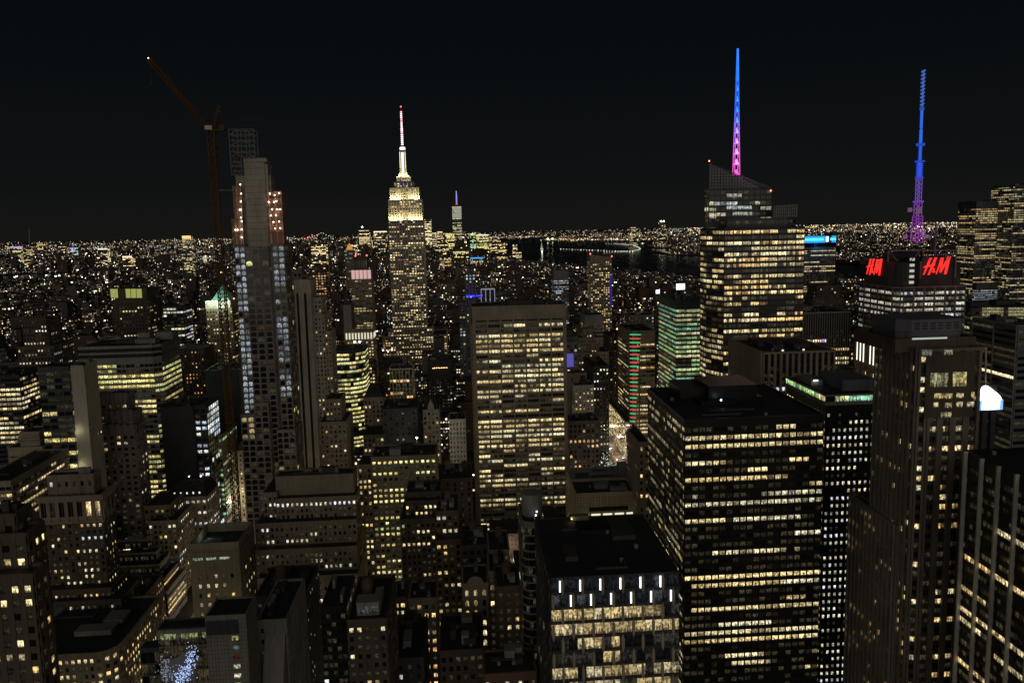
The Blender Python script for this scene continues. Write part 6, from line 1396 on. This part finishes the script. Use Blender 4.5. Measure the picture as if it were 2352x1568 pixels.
def put(X, Y, z=10, k=1.0, col=None):
    g = rg.uniform(.35, 1.0)**3*4.5*k+.15; c = col or rg.choice(LC); P.add(X, Y, z, Y*.00034*rg.uniform(.35, 1.15)*min(1.5, k), tuple(q*g for q in c))
cl = [(rg.uniform(-.72, .78), 4200*math.exp(rg.random()*1.75), rg.uniform(.2, 1)) for _ in range(260)]
n = 0
while n < 10500:
    if rg.random() < .78:
        u, Yc, s = rg.choice(cl); Y = Yc*math.exp(rg.gauss(0, .05)); X = Yc*u+rg.gauss(0, .03)*Yc
    else: Y = 3800*math.exp(rg.random()*2.0); X = Y*rg.uniform(-.74, .8)
    if inside((X, Y), BKLN) or inside((X, Y), NJ): put(X, Y, rg.uniform(6, 25)); n += 1
for k in range(170):      # street lines across the rivers
    Y = 4200*math.exp(rg.random()*1.5); X = Y*rg.uniform(-.72, .78); th = rg.choice((.35, -1.2, .1, 1.4)); c = rg.choice(LC[:5]); st = Y*.004*rg.uniform(.7, 1.5)
    for q in range(rg.randrange(10, 34)):
        x_, y_ = X+q*st*math.cos(th), Y+q*st*math.sin(th)*1.5
        if y_ < 28000 and (inside((x_, y_), BKLN) or inside((x_, y_), NJ)): P.add(x_, y_, 9, y_*.0003, tuple(v*rg.uniform(.6, 1.6) for v in c))
# bright bands: the port shore across the bay and the ridge on the right
for k in range(300): X = rg.uniform(1250, 3050); Y = 11000+(9650-11000)*(X-1150)/1900+abs(rg.gauss(0, 700))+40; put(X, Y, 12, 1.3, rg.choice(((1, .55, .2), (1, .68, .3), (1, .8, .5), (1, .9, .7))))
for k in range(650): Y = rg.uniform(12000, 26000); X = Y*rg.uniform(.30, .72); put(X, Y, 15, 1.5, rg.choice(LC[:4]))
for k in range(350): Y = rg.uniform(12600, 15500); X = rg.uniform(-2500, 1500); put(X, Y, 15, 1.2, rg.choice(LC[:4])) if inside((X, Y), BKLN) else None
o = P.build('far_lights'); tag(o, 'thousands of far pin-point lights along the opposite shores and the horizon', 'lights', kind='stuff')
P = Pts()
for x in AVE+[-1400, -1700, -2000]:
    y = 700.0
    while y < 6600:
        if inside((x, y), MANH):
            for s in (-9, 9):
                if rg.random() < .5: g = rg.uniform(.8, 3); c = rg.choice(LC[:5]); P.add(x+s, y+rg.uniform(-8, 8), 9, max(.35, y*.00022), tuple(q*g for q in c))
        y += 34
for y in STR:
    if y < 700 or y > 6600: continue
    x = -2200.0
    while x < 1400:
        if inside((x, y), MANH) and rg.random() < .3: g = rg.uniform(.5, 2.5); c = rg.choice(LC); P.add(x, y, 8, max(.3, y*.0002), tuple(q*g for q in c))
        x += 40
for k in range(4600):     # roof and terrace lamps
    Y = 900*math.exp(rg.random()*1.9); X = Y*rg.uniform(-.7, .75)
    if inside((X, Y), MANH): g = rg.uniform(.3, 1)**3*6+.3; c = rg.choice(LC); P.add(X, Y, rg.uniform(15, 60 if Y < 2000 else 35), Y*.00027, tuple(q*g for q in c))
for k in range(9000):
    Y = 900*math.exp(rg.random()*2.0); X = Y*rg.uniform(-.7, .75)
    if inside((X, Y), MANH): g = rg.uniform(.3, 1)**2*2.2+.25; c = rg.choice(LC[:5]); P.add(X, Y, rg.uniform(8, 50 if Y < 2000 else 30), Y*.00016, tuple(q*g for q in c))
o = P.build('city_lamps'); tag(o, 'countless street and roof lamps glinting between the city blocks', 'lamps', kind='stuff')

# floodlit masts at the far left, one by one
fl = [(34, 636), (38, 634), (62, 637), (66, 634), (72, 635), (96, 637), (101, 634), (106, 632), (128, 634), (136, 633), (164, 648), (178, 620), (110, 617), (245, 648), (190, 636)]
mp_ = None
for i, (x, y) in enumerate(fl):
    p = atz(x, y, 30)
    if mp_ is None:
        mp_ = empty('floodlight_mast', 'white floodlight mast glaring among the low lights at the far left', 'floodlight', (p[0], p[1], 0), 'white floodlights at the far left')
        m = MB(); m.cyl(0, 0, 0, 28, .6, .4, 8); k0 = m.build('pole', W('steel')); k0.parent = mp_
        m = MB(); m.box(-4.5, 4.5, -1, 1, 28, 31.5); k1 = m.build('lamp_bank', emis('e_fl', (.86, .93, 1), 6)); k1.parent = mp_
    else:
        r_ = mp_.copy(); COL.objects.link(r_); r_.location = (p[0], p[1], 0)
        for ch in (k0, k1): c = ch.copy(); COL.objects.link(c); c.parent = r_

# bridges
def bridge(label, pts, Y, towers, deck, lw, col):
    r_ = empty('suspension_bridge', label, 'bridge', at(*pts[0], Y)*[1, 1, 0]); P3 = [at(x, y, Y) for x, y in pts]
    m = MB()
    for a, e in zip(P3, P3[1:]):
        n = max(2, int(np.linalg.norm(e-a)/(lw*3)))
        for k in range(n): q = a+(e-a)*(k+.5)/n; m.ball(*q, lw*.6)
    m.build('cable_lights', emis('e_cab'+label[:6], col, 1.4), r_)
    m = MB()
    for a, e in zip(P3, P3[1:]): m.bar(a, e, lw*.3)
    m.build('cable', W('steel'), r_)
    for (x, yt, yb, w) in towers:
        m = MB(); a = at(x, yt, Y); c = at(x, yb, Y); w_ = w*Y/FPX
        m.box(a[0]-w_/2, a[0]-w_/6, Y-w_/4, Y+w_/4, 0, a[2]); m.box(a[0]+w_/6, a[0]+w_/2, Y-w_/4, Y+w_/4, 0, a[2]); m.box(a[0]-w_/6, a[0]+w_/6, Y-w_/4, Y+w_/4, a[2]*.82, a[2]); m.box(a[0]-w_/6, a[0]+w_/6, Y-w_/4, Y+w_/4, a[2]*.3, a[2]*.5)
        m.build('tower', W('lime'), r_)
        if w > 4: lamp('tower_floodlight', r_, (a[0], Y-60, 30), 220000, (.9, 1, .8), 3)
    m = MB(); a = at(deck[0][0], deck[0][1], Y); e = at(deck[1][0], deck[1][1], Y); m.bar((a[0], Y, 45), (e[0], Y, 45), lw*.6); m.build('deck', W('grey'), r_)
    return r_
r_ = bridge('farthest suspension bridge, a thin lit cable rising to a red-lamped tower on the horizon', [(657, 544), (675, 548), (697, 549), (715, 545), (740, 534), (752, 541), (768, 549)], 14000, [(740, 533, 560, 3)], [(640, 552), (775, 552)], 12, (.9, .95, .9))
m = MB()
for x, y in ((700, 548), (707, 545), (717, 540), (729, 540)): m.ball(*at(x, y, 13990), 13)
m.build('warning_light', emis('e_redfar', (1, .08, .06), 3), r_)
r_ = bridge('suspension bridge with a pale floodlit tower and bead-like cable lights at left', [(444, 601), (458, 596), (469, 591), (480, 593), (495, 599), (508, 603), (530, 601), (545, 596)], 6300, [(471, 588, 604, 7)], [(430, 604), (560, 603)], 5, (.95, 1, .9))
# statue across the bay
p = at(1244, 562, 7500); r_ = empty('harbour_statue', 'tiny floodlit statue standing on the dark water', 'statue', (p[0], p[1], 0)); m = MB(); m.box(p[0]-14, p[0]+14, p[1]-14, p[1]+14, -2, 12); m.frustum([(p[0]-9, p[1]-9), (p[0]+9, p[1]-9), (p[0]+9, p[1]+9), (p[0]-9, p[1]+9)], 12, [(p[0]-6, p[1]-6), (p[0]+6, p[1]-6), (p[0]+6, p[1]+6), (p[0]-6, p[1]+6)], 46); m.build('pedestal', W('stone'), r_)
m = MB(); m.cyl(p[0], p[1], 46, 74, 5.5, 3.2, 10); m.cyl(p[0], p[1], 74, 80, 2.4, 1.8, 8); m.bar((p[0]-2.5, p[1], 72), (p[0]-5, p[1], 90), 2); m.build('figure', W('copper'), r_)
m = MB(); m.ball(p[0]-5, p[1], 92, 3); m.build('torch', emis('e_torch', (1, .85, .5), 4), r_); lamp('statue_floodlight', r_, (p[0], p[1]-45, 15), 90000, (.9, 1, .85), 3)
# curved lit causeway across the water
cz = [(1392, 560), (1410, 560), (1428, 561), (1446, 563), (1460, 566), (1468, 569), (1471, 572), (1466, 575), (1452, 577), (1436, 578), (1418, 579), (1400, 580), (1382, 581)]
P3 = [atz(x, y, 6) for x, y in cz]; r_ = empty('lit_causeway', 'curving lamp-lined causeway on the dark water', 'causeway', (P3[0][0], P3[0][1], 0)); m = MB(); m2 = MB()
for a, e in zip(P3, P3[1:]):
    m2.bar(a-[0, 0, 6], e-[0, 0, 6], 8); n = max(3, int(np.linalg.norm(e-a)/30))
    for k in range(n): q = a+(e-a)*k/n; m.ball(q[0], q[1], 9, 4.2)
m2.build('roadway', W('grey'), r_); m.build('lamp_row', emis('e_cause', (.92, 1, .8), .85), r_)
r_ = empty('harbour_pier', 'line of pier lamps low on the dark water before the lit causeway', 'pier', (1300, 6700, 0)); m = MB(); m2 = MB()
for k in range(26): q = atz(1288+k*6.6, 572+.25*k, 4); m.ball(q[0], q[1], 5, rg.choice((2.5, 3.5, 5)))
a, e = atz(1288, 572, 0), atz(1460, 578, 0); m2.bar(a, e, 5); m2.build('deck', W('grey'), r_); m.build('lamp_row', 'x' and emis('e_pier', (1, .95, .8), 1.6), r_)
p = atz(1256, 550, 40); 
for i, (x, y) in enumerate(((1258, 549.5), (1269, 549))):
    p = atz(x, y, 35); r_ = empty('port_floodlight', 'paired glaring port floodlight on the far shore of the bay', 'floodlight', (p[0], p[1], 0), 'port floodlights'); m = MB(); m.cyl(p[0], p[1], 0, 35, 1.5, 1, 8); m.build('mast', W('steel'), r_); m = MB(); m.ball(p[0], p[1], 40, 14); m.build('lamp', emis('e_port', (1, .95, .6), 5), r_)

# ------------------------------------------------------------------ avenue life: lamps, cars, park trees
sl0 = None
for y in range(640, 1090, 36):
    for s in (-12.3, 12.3):
        if sl0 is None:
            sl0 = empty('street_lamp', 'street lamp lining the bright avenue gap beside the park', 'street lamp', (162+s, y, 0), 'street lamps of the bright avenue'); m = MB(); m.cyl(0, 0, 0, 8.5, .14, .1, 8); m.bar((0, 0, 8.5), (2.2, 0, 9), .14); q0 = m.build('pole', W('steel')); q0.parent = sl0
            m = MB(); m.box(1.8, 3.0, -.3, .3, 8.8, 9.05); q1 = m.build('lamp_head', emis('e_street', (1, .86, .62), 18)); q1.parent = sl0; sl0.location = (162+s, y, 0); sl0.rotation_euler = (0, 0, 0)
        else:
            r_ = sl0.copy(); COL.objects.link(r_); r_.location = (162+s, y, 0); r_.rotation_euler = (0, 0, math.pi if s > 0 else 0)
            for ch in (q0, q1): c = ch.copy(); COL.objects.link(c); c.parent = r_
m = MB(); m.frustum([(-.9, -2.2), (.9, -2.2), (.9, 2.2), (-.9, 2.2)], .35, [(-.92, -2.3), (.92, -2.3), (.92, 2.3), (-.92, 2.3)], .9); m.frustum([(-.85, -1.5), (.85, -1.5), (.85, 1.3), (-.85, 1.3)], .9, [(-.65, -1.0), (.65, -1.0), (.65, .8), (-.65, .8)], 1.45)
for i in (-.85, .85):
    for j in (-1.4, 1.4): m.prism([(i-.1, j-.33), (i+.1, j-.33), (i+.1, j+.33), (i-.1, j+.33)], 0, .62)
c0 = empty('car', 'car queueing on the bright avenue beside the park', 'car', (0, 0, 0), 'cars on the bright avenue'); cb = m.build('body', W('grey')); cb.parent = c0
m = MB(); m.box(-.8, -.35, -2.36, -2.28, .55, .8); m.box(.35, .8, -2.36, -2.28, .55, .8); cs_ = m.build('headlights', emis('e_head', (1, .95, .85), 14)); cs_.parent = c0
m = MB(); m.box(-.8, -.4, 2.28, 2.36, .6, .8); m.box(.4, .8, 2.28, 2.36, .6, .8); ct = m.build('taillights', emis('e_tail', (1, .06, .03), 6)); ct.parent = c0
first = True
for k in range(44):
    x = 162+rg.choice((-8, -3, 3, 8)); y = 650+k*11+rg.uniform(-3, 3); rz = math.pi if (k % 3) else 0
    if first: c0.location = (x, y, .06); first = False; continue
    r_ = c0.copy(); COL.objects.link(r_); r_.location = (x, y, .06); r_.rotation_euler = (0, 0, rz)
    for ch in (cb, cs_, ct): c = ch.copy(); COL.objects.link(c); c.parent = r_
# park
o = sheet('park_lawn', [(-50, 694), (145, 694), (145, 796), (-50, 796)], .05, wallmat('lawn', (.05, .08, .03), var=.3, scale=.5))
m_leaf = wallmat('leaf', (.09, .085, .045), var=.5, scale=.8)
lv = MB(); rt = random.Random(3)
for k in range(900):
    r = 4.4*rt.random()**.4; th = rt.random()*6.283; ph = math.acos(rt.uniform(-.7, 1)); x, y, z = r*math.sin(ph)*math.cos(th), r*math.sin(ph)*math.sin(th), 8.2+r*math.cos(ph)*.95
    s = rt.uniform(.25, .5); a = np.array([rt.gauss(0, 1), rt.gauss(0, 1), rt.gauss(0, 1)]); a /= np.linalg.norm(a); e = np.cross(a, [rt.random(), rt.random(), .3]); e /= np.linalg.norm(e)
    c = np.array([x, y, z]); lv.quad(c-a*s-e*s*.6, c+a*s-e*s*.6, c+a*s+e*s*.6, c-a*s+e*s*.6)
tk = MB(); tk.cyl(0, 0, 0, 5.2, .32, .2, 8)
for k in range(6): th = k*1.05; tk.bar((0, 0, 4.2+k*.2), (2.4*math.cos(th), 2.4*math.sin(th), 8+.3*k), .14)
li = MB()
for k in range(70):
    th = rt.random()*6.283; z = rt.uniform(4.5, 12); r = 4.3*math.sin(max(.1, min(3, (z-3.6)/9.4*3.14))); li.ball(r*math.cos(th), r*math.sin(th), z, .16)
t0 = None
for k in range(22):
    x = rt.choice((118, 127, 136, 143))+rt.uniform(-3, 3); y = 706+k*4+rt.uniform(-2, 2)
    if t0 is None:
        t0 = empty('park_tree', 'park tree strung with white fairy lights beside the bright avenue', 'tree', (x, y, 0), 'fairy lit park trees'); u0 = tk.build('trunk', W('brown')); u1 = lv.build('crown', m_leaf); u2 = li.build('fairy_lights', emis('e_fairy', (.85, 1, .9), 5))
        for u in (u0, u1, u2): u.parent = t0
    else:
        r_ = t0.copy(); COL.objects.link(r_); r_.location = (x, y, 0); r_.rotation_euler = (0, 0, rt.random()*6); s = rt.uniform(.8, 1.15); r_.scale = (s, s, s)
        for u in (u0, u1, u2): c = u.copy(); COL.objects.link(c); c.parent = r_
# yellow light columns of the winter market
r_ = empty('light_columns', 'cluster of tall golden light columns at the street corner by the park', 'light display', (173, 768, 0)); m = MB()
for k in range(9): x, y = 171+rt.uniform(0, 3.5), 752+k*4; m.cyl(x, y, .1, rt.uniform(5, 9), .25, k=6)
m.build('columns', emis('e_goldcol', (1, .8, .25), 2.2), r_)

# ------------------------------------------------------------------ lamps seen lit, street lamps, and unseen lamps added for glow spill
for p in ESB: lamp('crown_floodlight', None, p, 9000, (1, .86, .42), 1.0)
for p in ESBM: lamp('mast_floodlight', None, p, 5200, (1, .9, .55), 1.0)
for i, p in enumerate(PYR): lamp('pyramid_floodlight', None, p, 3600 if i < 4 else 1500, (.72, 1, .85) if i < 4 else (1, .92, .45), .6)
for p in WALLWASH: lamp('wall_lamp', None, p, 420, (1, .92, .62), .4)
for p in WORK[::2]: lamp('work_lamp', None, p, 300, (1, .82, .6), .3)
lamp('needle_glow', None, (XS, YS-9, zs0-3), 6000, (1, .12, .7), 1.5)  # added lamps carry the needle's magenta spill onto the lattice
for p, c in SPIRE[:3]: lamp('needle_glow', None, p, 900, c, 1)
lamp('mast_glow', None, (MAST[0], MAST[1]-8, MAST[2]+6), 2500, (.6, .15, .8), 1)  # unseen lamp added for the purple spill at the mast foot
lamp('roof_lamp', None, GREENLAMP, 260, (.75, 1, .7), .4)
lamp('hall_floodlight', None, tuple(HALL+np.array([0, 0, 1.2])), 3000, (.85, 1, .95), .6)
lamp('roof_floodlight', None, tuple(SPOT957+np.array([0, -1.5, 0])), 3500, (1, .95, .8), .5)
lamp('slab_roof_lamp', None, tuple(np.array(ROOFL)+[0, -.6, .3]), 60, (.8, .9, 1), .2)
lamp('tower_roof_lamp', None, (GEML[0], GEML[1]-.4, GEML[2]+.3), 45, (1, .75, .4), .2)
lamp('crown_glow', None, BLUETOP, 26000, (.08, .35, 1), 2)  # unseen lamp added before the cyan crown to tint the facade below
lamp('floodlit_front', None, tuple(at(536, 1150, 612)), 9000, (1, .86, .58), 1.5)
for y in range(650, 1090, 45): lamp('avenue_lamp', None, (162, y, 9), 15000, (1, .76, .46), .6)
for y in range(330, 760, 55): lamp('avenue_lamp', None, (-167, y, 9), 6500, (1, .82, .56), .6)
for k in range(2, 9):
    for x in (-110, -40, 30, 100): lamp('street_light', None, (x, 60+80.5*k, 9), 5600, (1, .8, .52), .5)
lamp('sign_glow', None, (float(at(2155, 612, 548)[0]), 548, float(at(2155, 612, 548)[2])), 1600, (1, .05, .04), 4); lamp('sign_glow', None, (float(at(2004, 612, 590)[0]), 590, float(at(2004, 612, 590)[2])), 700, (1, .05, .04), 3)  # unseen lamps added for the red spill around the signs
for q in ('e_scr1', 'e_scr2', 'e_scr3'): MATS[q].cycles.emission_sampling = 'FRONT_BACK'
